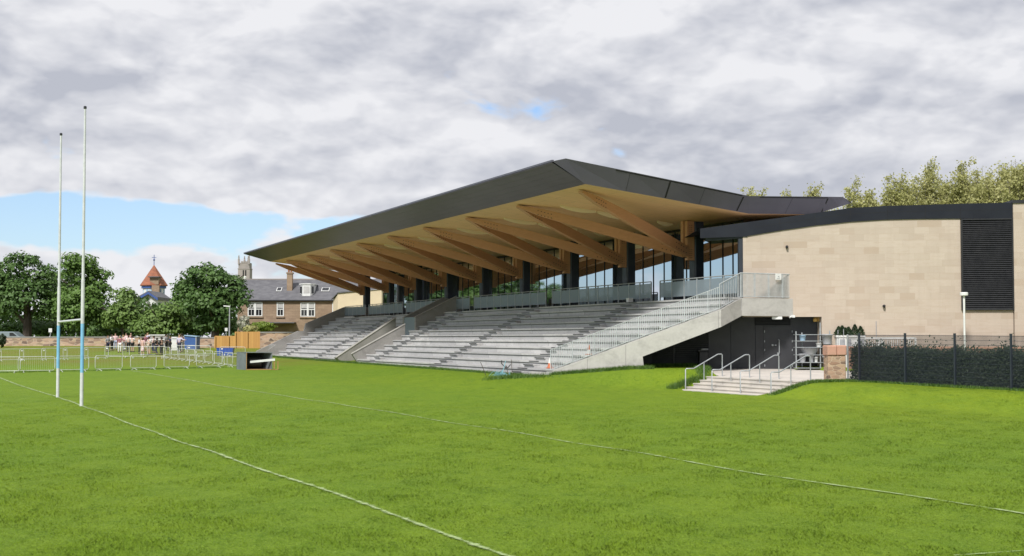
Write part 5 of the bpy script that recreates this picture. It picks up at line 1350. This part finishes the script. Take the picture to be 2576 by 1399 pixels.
# church tower
D1 = 420.0
ct = thing('church_tower', 'grey stone church tower with four corner pinnacles behind the domed tree', 'church', at(613, 850, D1))
xa, xb = at(598.5, 700, D1).x, at(628, 700, D1).x; zt = at(610, 661, D1).z; zs = at(610, 676, D1).z; cxm = (xa + xb) / 2; wd = xb - xa
MB().box((cxm, D1 + wd / 2, zs / 2), (wd, wd, zs)).box((cxm, D1 + wd / 2, (zs + zt) / 2), (wd * 0.94, wd * 0.94, zt - zs)).build('tower_wall', 'churchstone', ct)
MB().box((cxm, D1 + wd / 2, zs), (wd * 1.06, wd * 1.06, 0.25)).build('string_course', 'churchstone', ct)
for i in range(2):
    X = cxm + (i - 0.5) * wd * 0.2 + 0.25; MB().box((X, D1 - 0.02, at(610, 687, D1).z), (0.45, 0.1, 2.0)).build('belfry_opening', 'black', ct)
MB().tube([(cxm + 0.35, D1 - 0.05, at(610, 698, D1).z), (cxm + 0.35, D1 + 0.05, at(610, 698, D1).z)], 0.55, 16).build('clock_face', 'white', ct)
for sx_, sy_ in ((-1, 0), (1, 0), (-1, 1), (1, 1)):
    X = cxm + sx_ * wd * (0.44 if sy_ == 0 else 0.16); Y = D1 + 0.1 if sy_ == 0 else D1 + wd - 0.2
    MB().box((X, Y, zt + 0.35), (0.55, 0.55, 1.9)).lathe((X, Y, zt + 1.2), [(0.35, 0), (0.2, 0.3), (0.32, 0.6), (0.12, 0.8), (0.26, 1.1), (0.02, 1.5)], 8).build('pinnacle', 'churchstone', ct)
for X in (-0.18, 0.0, 0.2): MB().box((cxm + X * wd, D1 + 0.15, zt + 0.22), (0.6, 0.3, 0.6)).build('merlon', 'churchstone', ct)
# shrubs by the house
def shrub(label, px, py, rx, ry, d_, m, leaf=0.12, n_=900, nm='garden_shrub', cat='shrub'):
    p = at(px, py, d_); s = d_ / F; t_ = thing(nm, label, cat, (p.x, p.y, 1.2))
    e = RNG.normal(0, 1, (n_, 3)); e /= np.linalg.norm(e, axis=1)[:, None]; bl = 1 + 0.25 * np.sin(e[:, 0] * 7) * np.sin(e[:, 2] * 6 + 1)
    c = np.array((p.x, p.y, p.z)) + e * bl[:, None] * np.array((rx * s, min(rx * s, 1.2), ry * s)) * RNG.uniform(0.7, 1.05, (n_, 1))
    raw_mesh('foliage', leaf_quads(c, leaf, e, 0.5), 4, m, t_); MB().tube([(p.x, p.y, 0.8), (p.x, p.y, p.z)], 0.06, 5).build('stem', 'trunk', t_)
shrub('white flowering shrub in front of the sandstone house', 612, 815, 15, 20, 137, 'blossom')
shrub('bright green clipped hedge below the sandstone house windows', 655, 822, 36, 12, 138, 'brighthedge', n_=1600, nm='clipped_hedge', cat='hedge')
shrub('yellow green low shrub behind the orange fence', 630, 828, 18, 9, 134, 'budleaf')
shrub('dark bush against the wall at the far left edge', 4, 856, 10, 14, 130, 'hedgeleaf')

# ---------------------------------------------------------------- barriers
BW, BH = 2.3, 1.02
def barrier_proto():
    t_ = thing('crowd_barrier', 'x', 'barrier', (0, 0, 0), 'steel crowd barriers')
    r_ = 0.14; pts = []
    x0, x1, z0, z1 = -BW / 2 + 0.05, BW / 2 - 0.05, 0.14, BH
    for cx, cz, a0 in ((x1 - r_, z1 - r_, 90), (x1 - r_, z0 + r_, 0), (x0 + r_, z0 + r_, -90), (x0 + r_, z1 - r_, -180)):
        for k in range(5):
            a = R(a0 - 22.5 * k); pts.append((cx + r_ * math.cos(a), 0, cz + r_ * math.sin(a)))
    pts.append(pts[0]); pts.append(pts[1])
    MB().tube(pts, 0.023, 6, cap=False).build('frame', 'barrier', t_, True)
    mb = MB()
    for i in range(1, 18):
        X = lerp(x0, x1, i / 18); mb.tube([(X, 0, z0), (X, 0, z1)], 0.0035, 3, cap=False)
    mb.build('bar', 'barrier', t_)
    for X in (-0.78, 0.78): MB().tube([(X, -0.28, 0.0), (X, -0.25, 0.03), (X, 0, 0.12), (X, 0.25, 0.03), (X, 0.28, 0.0)], 0.02, 6).build('foot', 'barrier', t_)
    MB().box((x0 + 0.18, -0.02, z1 - 0.17), (0.16, 0.015, 0.11)).build('plate', 'white', t_)
    return t_
bproto = None
ORD = ['first', 'second', 'third', 'fourth', 'fifth', 'sixth', 'seventh', 'eighth', 'ninth', 'tenth']
def barrier(x, y, rz, label):
    global bproto
    if bproto is None: bproto = barrier_proto(); c = bproto
    else: c = copy_tree(bproto)
    c.location = (x, y, gz(x, y)); c.rotation_euler = (0, 0, rz); c['label'] = label
# near row: ends seen in the picture (left, right) at the top rail; depth grows to the right
near = [(-35, 43.5, 76.5, 76.9), (47.5, 136, 77.2, 78.2), (137, 227.5, 78.3, 80.0), (231, 315.5, 80.0, 82.3), (320, 401, 82.3, 84.6), (405, 484, 84.6, 86.8), (487.5, 565, 86.8, 88.8), (568, 640, 88.8, 90.5)]
for i, (a, b, da, db) in enumerate(near):
    pa, pb = at(a, 920, da), at(b, 920, db)
    m_ = (pa + pb) / 2; barrier(m_.x, m_.y, math.atan2(pb.y - pa.y, pb.x - pa.x), '%s steel crowd barrier from the left in the near row across the grass' % ORD[i] if i < 7 else 'last barrier at the right end of the near row, partly behind the grey box')
A, B = at(-60, 890, 99.5), at(268, 890, 107); L = (B - A).length; n_ = 6
for i in range(n_):
    p = lerp(A, B, (i + 0.5) / n_); barrier(p.x, p.y, math.atan2(B.y - A.y, B.x - A.x), '%s steel crowd barrier from the left in the far row behind the goal posts' % ORD[i])
A, B = at(588, 890, 90.5), at(410, 890, 108.5); n_ = 8
for i in range(n_):
    p = lerp(A, B, (i + 0.5) / n_); barrier(p.x, p.y, math.atan2(A.y - B.y, A.x - B.x), '%s steel barrier in the row running back from the grey box to the crowd' % ORD[i])
A, B = at(272, 890, 109), at(408, 890, 109.5); n_ = 2
for i in range(3):
    p = lerp(A, B, (i + 0.5) / 3); barrier(p.x, p.y, 0.05 * i, ('steel barrier in front of the left of the crowd', 'steel barrier in front of the middle of the crowd', 'steel barrier in front of the right of the crowd')[i])
for i, (x_, d_, a_, lab_) in enumerate(((462, 113, 0.1, 'steel barrier in front of the blue shed'), (500, 112, -0.1, 'steel barrier standing right of the blue shed'), (585, 108, 0.2, 'steel barrier behind the blue tubs on the bank'))):
    p = at(x_, 890, d_); barrier(p.x, p.y, a_, lab_)

# blue tubs and grey equipment box
for x0, x1, lab_ in ((547, 560, 'left of the two dark blue plastic tubs behind the grey box'), (559, 588, 'right and larger of the two dark blue plastic tubs behind the grey box')):
    a, b = at(x0, 893, 115), at(x1, 893, 115); z0 = gz(a.x, a.y); w_ = b.x - a.x; h_ = at(x0, 876, 115).z - z0
    t_ = thing('plastic_tub', lab_, 'tub', ((a.x + b.x) / 2, 115, z0), 'blue plastic tubs')
    cxm = (a.x + b.x) / 2; q0 = [(-.42, -.32), (.42, -.32), (.42, .32), (-.42, .32)]; q1 = [(-.5, -.4), (.5, -.4), (.5, .4), (-.5, .4)]
    vs = [(cxm + u * w_, 115 + v * 0.9, z0) for u, v in q0] + [(cxm + u * w_, 115 + v * 0.9, z0 + h_) for u, v in q1]
    MB().add(vs, [(3, 2, 1, 0), (0, 1, 5, 4), (1, 2, 6, 5), (2, 3, 7, 6), (3, 0, 4, 7)]).build('tub_body', 'blue', t_)
    rim = MB(); 
    for u, v, sx_, sy_ in ((0, -.4, 1.06, .05), (0, .4, 1.06, .05)): rim.box((cxm, 115 + v * 0.9, z0 + h_), (sx_ * w_, 0.06, 0.07))
    for u in (-.5, .5): rim.box((cxm + u * w_, 115, z0 + h_ + 0.002), (0.06, 0.66, 0.07))
    rim.build('rim', 'blue', t_)
M['boxgrey'] = mat('grey_painted_steel', (0.16, 0.18, 0.19), (0.12, 0.135, 0.145), 2, 0.5)
c0 = at(618, 934, 83.0); z0 = gz(c0.x, c0.y)
eb = thing('equipment_box', 'grey steel equipment box lying open with dark contents on the grass', 'equipment box', (c0.x, c0.y, z0))
d1 = Vector((0.985, 0.17, 0)); d2 = Vector((-0.60, 0.80, 0)); Lw, Ld, Hh = 1.95, 1.5, 1.18
c0 = Vector((c0.x, c0.y, z0))
def panel(a, d, L, h, th, zz=0.0): return [a + Vector((0, 0, zz)), a + d * L + Vector((0, 0, zz)), a + d * L + Vector((0, 0, h)), a + Vector((0, 0, h))]
MB().prism(panel(c0, d2, Ld, Hh, 0), d1 * 0.03).build('side_panel', 'boxgrey', eb)
MB().prism(panel(c0 + d1 * (Lw - 0.2), d2, Ld, Hh * 0.98, 0), d1 * 0.03).build('side_panel', 'boxgrey', eb)
MB().prism(panel(c0 + d2 * (Ld - 0.04), d1, Lw - 0.2, Hh * 0.98, 0), d2 * 0.03).build('back_panel', 'black', eb)
MB().prism([c0 + Vector((0, 0, Hh)) - d1 * 0.04, c0 + d1 * (Lw - 0.1) + Vector((0, 0, Hh)), c0 + d1 * (Lw - 0.1) + d2 * Ld + Vector((0, 0, Hh)), c0 + d2 * Ld + Vector((0, 0, Hh))], (0, 0, 0.04)).build('top_panel', 'boxgrey', eb)
MB().prism([c0 + d1 * 0.04, c0 + d1 * Lw, c0 + d1 * Lw + d2 * Ld, c0 + d2 * Ld], (0, 0, 0.05)).build('floor_panel', 'rawwood', eb)
mb = MB()
for q in (0.02, Lw - 0.05, Lw + 0.2): mb.prism([c0 + d1 * q, c0 + d1 * (q + 0.05), c0 + d1 * (q + 0.05) + Vector((0, 0, 0.6 if q > 1 else Hh)), c0 + d1 * q + Vector((0, 0, 0.6 if q > 1 else Hh))], d2 * 0.05)
mb.prism([c0 + d1 * (Lw - 0.25), c0 + d1 * (Lw + 0.25), c0 + d1 * (Lw + 0.25) + Vector((0, 0, 0.05)), c0 + d1 * (Lw - 0.25) + Vector((0, 0, 0.05))], d2 * 0.05)
mb.build('timber_frame', 'rawwood', eb)
rl_ = thing('pitch_roller', 'dark roller inside the open grey equipment box', 'roller', c0 + d1 * 0.8 + d2 * 0.8)
q = c0 + d1 * 0.3 + d2 * 0.8 + Vector((0, 0, 0.55)); MB().tube([q, q + d1 * 1.1], 0.34, 18).build('drum', 'tyre', rl_); MB().tube([q + d1 * -0.1, q + d1 * 1.25], 0.05, 8).build('axle', 'steel', rl_)
pk = MB(); q = c0 + d1 * 0.32 - d2 * 0.05 + Vector((0, 0, 0.48))
pk.prism([q, q + d1 * 1.62 + Vector((0, 0, 0.14)), q + d1 * 1.62 + Vector((0, 0, 0.30)), q + Vector((0, 0, 0.14))], d2 * 0.12)
tag(pk.build('white_plank', 'white'), 'white plank lying tilted across the open front of the grey box', 'plank')

# ---------------------------------------------------------------- people
def skin_obj(name, verts, edges, radii, m, parent, root=0):
    me = bpy.data.meshes.new(name); me.from_pydata([tuple(v) for v in verts], edges, []); me.update()
    o = bpy.data.objects.new(name, me); COL.objects.link(o); o.parent = parent
    sk = o.modifiers.new('skin', 'SKIN'); sk.use_smooth_shade = True
    dat = me.skin_vertices[0].data if me.skin_vertices else None
    if dat is None:
        bm = bmesh.new(); bm.from_mesh(me); bm.verts.layers.skin.verify(); bm.to_mesh(me); bm.free(); dat = me.skin_vertices[0].data
    for i, r_ in enumerate(radii):
        dat[i].radius = r_ if isinstance(r_, tuple) else (r_, r_); dat[i].use_root = (i == root)
    ss = o.modifiers.new('smooth', 'SUBSURF'); ss.levels = 1; ss.render_levels = 1
    me.materials.append(M[m]); return o
def cmat(name, c):
    if name not in M: M[name] = mat(name, c, tuple(q * 0.85 for q in c), 4, 0.85)
    return name
SKIN = [cmat('skin_fair', (0.52, 0.33, 0.25)), cmat('skin_tan', (0.42, 0.25, 0.17))]
CL = {k: cmat('cloth_' + k, v) for k, v in dict(white=(0.72, 0.71, 0.72), maroon=(0.24, 0.09, 0.12), pink=(0.66, 0.47, 0.48), grey=(0.28, 0.28, 0.29), black=(0.015, 0.015, 0.018), jeans=(0.38, 0.44, 0.58), beige=(0.42, 0.36, 0.28), lilac=(0.50, 0.47, 0.62), navy=(0.025, 0.03, 0.07), yellow=(0.65, 0.45, 0.08)).items()}
HAIR = {k: cmat('hair_' + k, v) for k, v in dict(dark=(0.025, 0.018, 0.014), brown=(0.09, 0.05, 0.03), fair=(0.30, 0.2, 0.1)).items()}
def person(px, d_, label, top, legs, hair, rot=0.0, h=1.68, pose=0, lower='trousers', extra=None, skin=0):
    p = at(px, 880, d_); z0 = gz(p.x, p.y); t_ = thing('person', label, 'person', (p.x, p.y, z0), 'people gathered by the stone wall')
    s = h / 1.7; sw = 0.19 * s
    def q(x, y, z): return Vector((x * s, y * s, z * s))
    st_ = 0.09 if pose != 3 else 0.2
    V = [q(0, 0, .92), q(0, .01, 1.12), q(0, 0, 1.34), q(0, .01, 1.45), q(0, -.005, 1.53), q(0, -.02, 1.60), q(0, -.01, 1.68),
         q(-.09, 0, .88), q(-st_ - .01, -.02 if pose != 3 else -.15, .48), q(-st_ - .02, .02, .07), q(-st_ - .02, -.11, .04),
         q(.09, 0, .88), q(st_ + .01, -.02, .48), q(st_ + .02, .03 if pose != 3 else .18, .07), q(st_ + .02, -.10 if pose != 3 else .05, .04)]
    E = [(0, 1), (1, 2), (2, 3), (3, 4), (4, 5), (5, 6), (0, 7), (7, 8), (8, 9), (9, 10), (0, 11), (11, 12), (12, 13), (13, 14)]
    Rd = [.125, .115, .135, .05, .06, .088, .07, .085, .06, .045, .035, .085, .06, .045, .035]
    arms = {0: ((-.24, .0, 1.12), (-.23, -.04, .86), (.24, 0, 1.12), (.23, -.04, .86)), 1: ((-.26, -.05, 1.12), (-.1, -.25, 1.12), (.24, 0, 1.12), (.23, -.04, .86)),
            2: ((-.24, .0, 1.12), (-.23, -.04, .86), (.36, -.08, 1.22), (.62, -.16, 1.2)), 3: ((-.25, .1, 1.14), (-.24, .02, .9), (.25, -.1, 1.14), (.24, -.22, .95)), 4: ((-.25, -.06, 1.13), (-.06, -.22, 1.2), (.25, -.06, 1.13), (.08, -.22, 1.16))}[pose]
    n0 = len(V)
    for sgn, el, ha in ((-1, arms[0], arms[1]), (1, arms[2], arms[3])):
        i0 = len(V); V += [q(sgn * .18, 0, 1.37), q(*el), q(*ha), q(ha[0] + (ha[0] - el[0]) * .3, ha[1] + (ha[1] - el[1]) * .3, ha[2] + (ha[2] - el[2]) * .3)]
        E += [(2, i0), (i0, i0 + 1), (i0 + 1, i0 + 2), (i0 + 2, i0 + 3)]; Rd += [.06, .045, .034, .036]
    Rd = [r_ * s for r_ in Rd]
    skin_obj('body', V, E, Rd, SKIN[skin], t_)
    g = 0.018
    iA, iB = n0, n0 + 4
    sv = [V[0] + q(0, 0, .02), V[1], V[2], V[3] - q(0, 0, .03), V[iA], lerp(V[iA], V[iA + 1], .95), V[iB], lerp(V[iB], V[iB + 1], .95), lerp(V[iA + 1], V[iA + 2], .8), lerp(V[iB + 1], V[iB + 2], .8)]
    skin_obj('top', sv, [(0, 1), (1, 2), (2, 3), (2, 4), (4, 5), (2, 6), (6, 7), (5, 8), (7, 9)], [(.145 * s, .12 * s), (.135 * s, .115 * s), (.155 * s, .12 * s), .06 * s, .075 * s, .06 * s, .075 * s, .06 * s, .045 * s, .045 * s], CL[top], t_, 1)
    if lower == 'trousers': f = .97
    elif lower == 'shorts': f = None
    if lower == 'dress':
        skin_obj('skirt', [V[0], q(0, 0, .7), q(0, 0, .42), q(0, 0, .3)], [(0, 1), (1, 2), (2, 3)], [.15 * s, .17 * s, .2 * s, .21 * s], CL[legs], t_)
    else:
        ka, kb = (lerp(V[8], V[9], .93), lerp(V[12], V[13], .93)) if lower == 'trousers' else (V[8], V[12])
        vv = [V[0], V[7], V[8] if lower == 'trousers' else lerp(V[7], V[8], .6), ka, V[11], V[12] if lower == 'trousers' else lerp(V[11], V[12], .6), kb]
        skin_obj('trousers' if lower == 'trousers' else 'shorts', vv, [(0, 1), (1, 2), (2, 3), (0, 4), (4, 5), (5, 6)], [.145 * s, .105 * s, .08 * s, .066 * s, .105 * s, .08 * s, .066 * s], CL[legs], t_)
    hv = [q(0, .03, 1.60), q(0, .02, 1.68), q(0, .05, 1.52 if hair != 'brown' else 1.42)]
    skin_obj('hair', hv, [(0, 1), (0, 2)], [.097 * s, .085 * s, .075 * s], HAIR[hair], t_)
    MB().box(Vector(t_.location) + V[10] + q(0, .05, -.005), (0.09, 0.25, 0.07)).build('shoe', CL['white'] if lower == 'dress' else CL['black'], t_)
    MB().box(Vector(t_.location) + V[14] + q(0, .05, -.005), (0.09, 0.25, 0.07)).build('shoe', CL['white'] if lower == 'dress' else CL['black'], t_)
    if extra: skin_obj('scarf', [q(-.13, .02, 1.4), q(0, -.1, 1.38), q(.15, -.03, 1.4), q(.2, -.02, 1.2)], [(0, 1), (1, 2), (2, 3)], [.05 * s, .05 * s, .05 * s, .06 * s], CL[extra], t_)
    t_.rotation_euler = (0, 0, rot)
PEOPLE = [
    (271, 123, 'person in grey top and dark trousers at the left end of the crowd', 'grey', 'navy', 'brown', 0.8, 1.62, 0),
    (281, 125, 'person in white top and black trousers second from the left end', 'white', 'black', 'dark', 1.2, 1.66, 1),
    (290, 126, 'person in pink top and pale blue jeans near the left end', 'pink', 'jeans', 'brown', 0.4, 1.72, 0),
    (301, 121, 'person in maroon top and white trousers holding one arm out', 'maroon', 'white', 'dark', 0.2, 1.7, 2),
    (311, 124, 'person in pink top and grey trousers beside the white trousers', 'pink', 'grey', 'fair', 2.4, 1.66, 0),
    (317, 127, 'person in pink top and black trousers in the back row', 'pink', 'black', 'dark', 0.0, 1.7, 0),
    (323, 122.5, 'person in white top and black trousers facing away', 'white', 'black', 'brown', 3.1, 1.7, 0),
    (333, 122, 'person in white top and black shorts carrying a dark bag', 'white', 'black', 'dark', 2.9, 1.68, 4, 'shorts'),
    (329, 127, 'dark haired person in maroon top and grey trousers at the back', 'maroon', 'grey', 'dark', 0.3, 1.75, 1),
    (350, 119.5, 'person in white top and black trousers in the gap mid crowd', 'white', 'black', 'fair', 1.8, 1.62, 1),
    (359, 117.5, 'person in a long pink dress at the front of the crowd', 'pink', 'pink', 'brown', 2.8, 1.66, 0, 'dress'),
    (366, 123, 'person in maroon top and beige shorts behind the pink dress', 'maroon', 'beige', 'brown', 0.6, 1.74, 0, 'shorts'),
    (371, 126, 'person in lilac top and jeans in the back row mid crowd', 'lilac', 'jeans', 'fair', 0.1, 1.78, 0),
    (375, 117.5, 'person in white jumper with yellow scarf and beige shorts', 'white', 'beige', 'brown', 2.6, 1.76, 4, 'shorts', 'yellow'),
    (386, 121, 'person in pink top and navy trousers right of the yellow scarf', 'pink', 'navy', 'brown', 5.0, 1.66, 3),
    (394, 118, 'person in black top and navy trousers leaning to one side', 'black', 'navy', 'dark', 4.6, 1.6, 3),
    (406, 117, 'long haired person in black top and black trousers at the front right', 'black', 'black', 'dark', 4.2, 1.72, 1),
    (418, 125, 'person in grey top and black trousers behind the right of the crowd', 'grey', 'black', 'dark', 1.2, 1.66, 0),
    (428, 123.5, 'person in navy top and black trousers left of the white cabinet', 'navy', 'black', 'brown', 5.3, 1.55, 4),
    (451, 121, 'person in lilac shirt and navy trousers reaching towards the shed', 'lilac', 'navy', 'fair', 0.0, 1.8, 2),
    (459, 123, 'person in navy top and grey trousers against the blue shed', 'navy', 'grey', 'dark', 4.5, 1.74, 4)]
for a in PEOPLE: person(*a)

# ---------------------------------------------------------------- sky, sun
SUN_EL, SUN_AZ = R(46), R(-158)    # azimuth measured from +Y towards +X (clockwise)
sdir = Vector((math.sin(SUN_AZ) * math.cos(SUN_EL), math.cos(SUN_AZ) * math.cos(SUN_EL), math.sin(SUN_EL)))
sl = bpy.data.lights.new('sun', 'SUN'); sl.energy = 3.2; sl.angle = R(9); sl.color = (1.0, 0.96, 0.91)
so = bpy.data.objects.new('sun', sl); COL.objects.link(so)
so.rotation_euler = sdir.to_track_quat('Z', 'Y').to_euler(); so.location = sdir * 100
w = bpy.data.worlds.new('World'); sc.world = w; w.use_nodes = True
nt = w.node_tree
bg = [n for n in nt.nodes if n.type == 'BACKGROUND'][0]
STR = 0.10
bg.inputs['Strength'].default_value = STR
sky = N(nt, 'ShaderNodeTexSky'); sky.sky_type = 'NISHITA'; sky.sun_disc = False
sky.sun_elevation = SUN_EL; sky.sun_rotation = SUN_AZ; sky.air_density = 1.0; sky.dust_density = 0.6; sky.ozone_density = 2.0
tc_ = N(nt, 'ShaderNodeTexCoord')
sp3 = N(nt, 'ShaderNodeSeparateXYZ'); nt.links.new(tc_.outputs['Generated'], sp3.inputs[0])
X_, Y_, Z_ = sp3.outputs
cv = N(nt, 'ShaderNodeMapping'); cv.inputs['Scale'].default_value = (1.0, 1.0, 2.1); nt.links.new(tc_.outputs['Generated'], cv.inputs['Vector'])
def cn(off, scale, detail=9, rough=0.55, dist=0.15):
    mp = N(nt, 'ShaderNodeMapping'); mp.inputs['Location'].default_value = off; nt.links.new(cv.outputs[0], mp.inputs['Vector'])
    return noise(nt, mp.outputs[0], scale, detail, rough, dist)
OFF = Vector((3.1, 7.4, 0.2))
UPV = Vector((-0.010, -0.008, 0.04))
n1 = cn(OFF, 5.0, 8, 0.5); n2 = cn(OFF + UPV, 5.0, 8, 0.5); n3 = cn(OFF + Vector((5, 2, 1)), 2.6, 4, 0.5)
wob = N(nt, 'ShaderNodeTexNoise'); wob.inputs['Scale'].default_value = 9.0; wob.inputs['Detail'].default_value = 4.0; nt.links.new(cv.outputs[0], wob.inputs['Vector'])
wv = N(nt, 'ShaderNodeVectorMath', operation='SCALE'); wv.inputs['Scale'].default_value = 0.055; nt.links.new(wob.outputs[1], wv.inputs[0])
pv = N(nt, 'ShaderNodeVectorMath', operation='ADD'); nt.links.new(cv.outputs[0], pv.inputs[0]); nt.links.new(wv.outputs[0], pv.inputs[1])
def puff(off, sc_):
    mp = N(nt, 'ShaderNodeMapping'); mp.inputs['Location'].default_value = off; nt.links.new(pv.outputs[0], mp.inputs['Vector'])
    v = N(nt, 'ShaderNodeTexVoronoi', feature='F1'); v.inputs['Scale'].default_value = sc_
    v.inputs['Detail'].default_value = 3.0; v.inputs['Roughness'].default_value = 0.48; v.inputs['Lacunarity'].default_value = 2.3
    nt.links.new(mp.outputs[0], v.inputs['Vector']); return math_(nt, 'SUBTRACT', 1.0, v.outputs['Distance'])
m1 = puff(OFF, 9.0); m2 = puff(OFF + UPV * 0.55, 9.0)
az = math_(nt, 'DIVIDE', X_, math_(nt, 'MAXIMUM', Y_, 0.05))
# clear band low on the left, overcast higher and to the right
lowband = math_(nt, 'MULTIPLY', mrange(nt, Z_, 0.088, 0.120, 1.0, 0.0, True), mrange(nt, Z_, 0.055, 0.088, 0.10, 1.0, True))
leftish = mrange(nt, az, -0.15, 0.0, 1.0, 0.0, True)
farleft = mrange(nt, az, -0.9, -0.5, 0.22, 0.0, True)
farleft = math_(nt, 'MULTIPLY', farleft, mrange(nt, Z_, 0.15, 0.30, 1.0, 0.0, True))
bias = math_(nt, 'SUBTRACT', math_(nt, 'SUBTRACT', 0.31, math_(nt, 'MULTIPLY', math_(nt, 'MULTIPLY', lowband, leftish), 0.37)), farleft)
mask = mrange(nt, math_(nt, 'ADD', math_(nt, 'ADD', n1, bias), math_(nt, 'MULTIPLY', math_(nt, 'SUBTRACT', m1, 0.36), 0.22)), 0.475, 0.555, 0, 1, True)
dd_ = math_(nt, 'ADD', math_(nt, 'MULTIPLY', math_(nt, 'SUBTRACT', n1, n2), 1.7), math_(nt, 'MULTIPLY', math_(nt, 'SUBTRACT', m1, m2), 0.62))
lit = mrange(nt, math_(nt, 'ADD', math_(nt, 'ADD', dd_, n3), mrange(nt, Z_, 0.05, 0.13, 0.20, 0.0)), 0.22, 0.78)
thin = mrange(nt, mask, 0.0, 1.0, 0.55, 0.0)
ccol = mix(nt, math_(nt, 'ADD', lit, thin, None, True), (0.335 / STR, 0.35 / STR, 0.398 / STR), (0.565 / STR, 0.568 / STR, 0.59 / STR))
skyc = mix(nt, 1.0, sky.outputs[0], (0.74, 0.88, 1.04), 'MULTIPLY')
skyc = mix(nt, mrange(nt, Z_, 0.03, 0.30, 0.30, 0.05), skyc, (0.50 / STR, 0.52 / STR, 0.55 / STR))
nt.links.new(mix(nt, mask, skyc, ccol), bg.inputs['Color'])

sc.view_settings.view_transform = 'Standard'; sc.view_settings.look = 'None'
sc.view_settings.exposure = 0.6; sc.view_settings.gamma = 1.0; sc.view_settings.use_curve_mapping = False
sc.cycles.max_bounces = 8; sc.cycles.transparent_max_bounces = 16
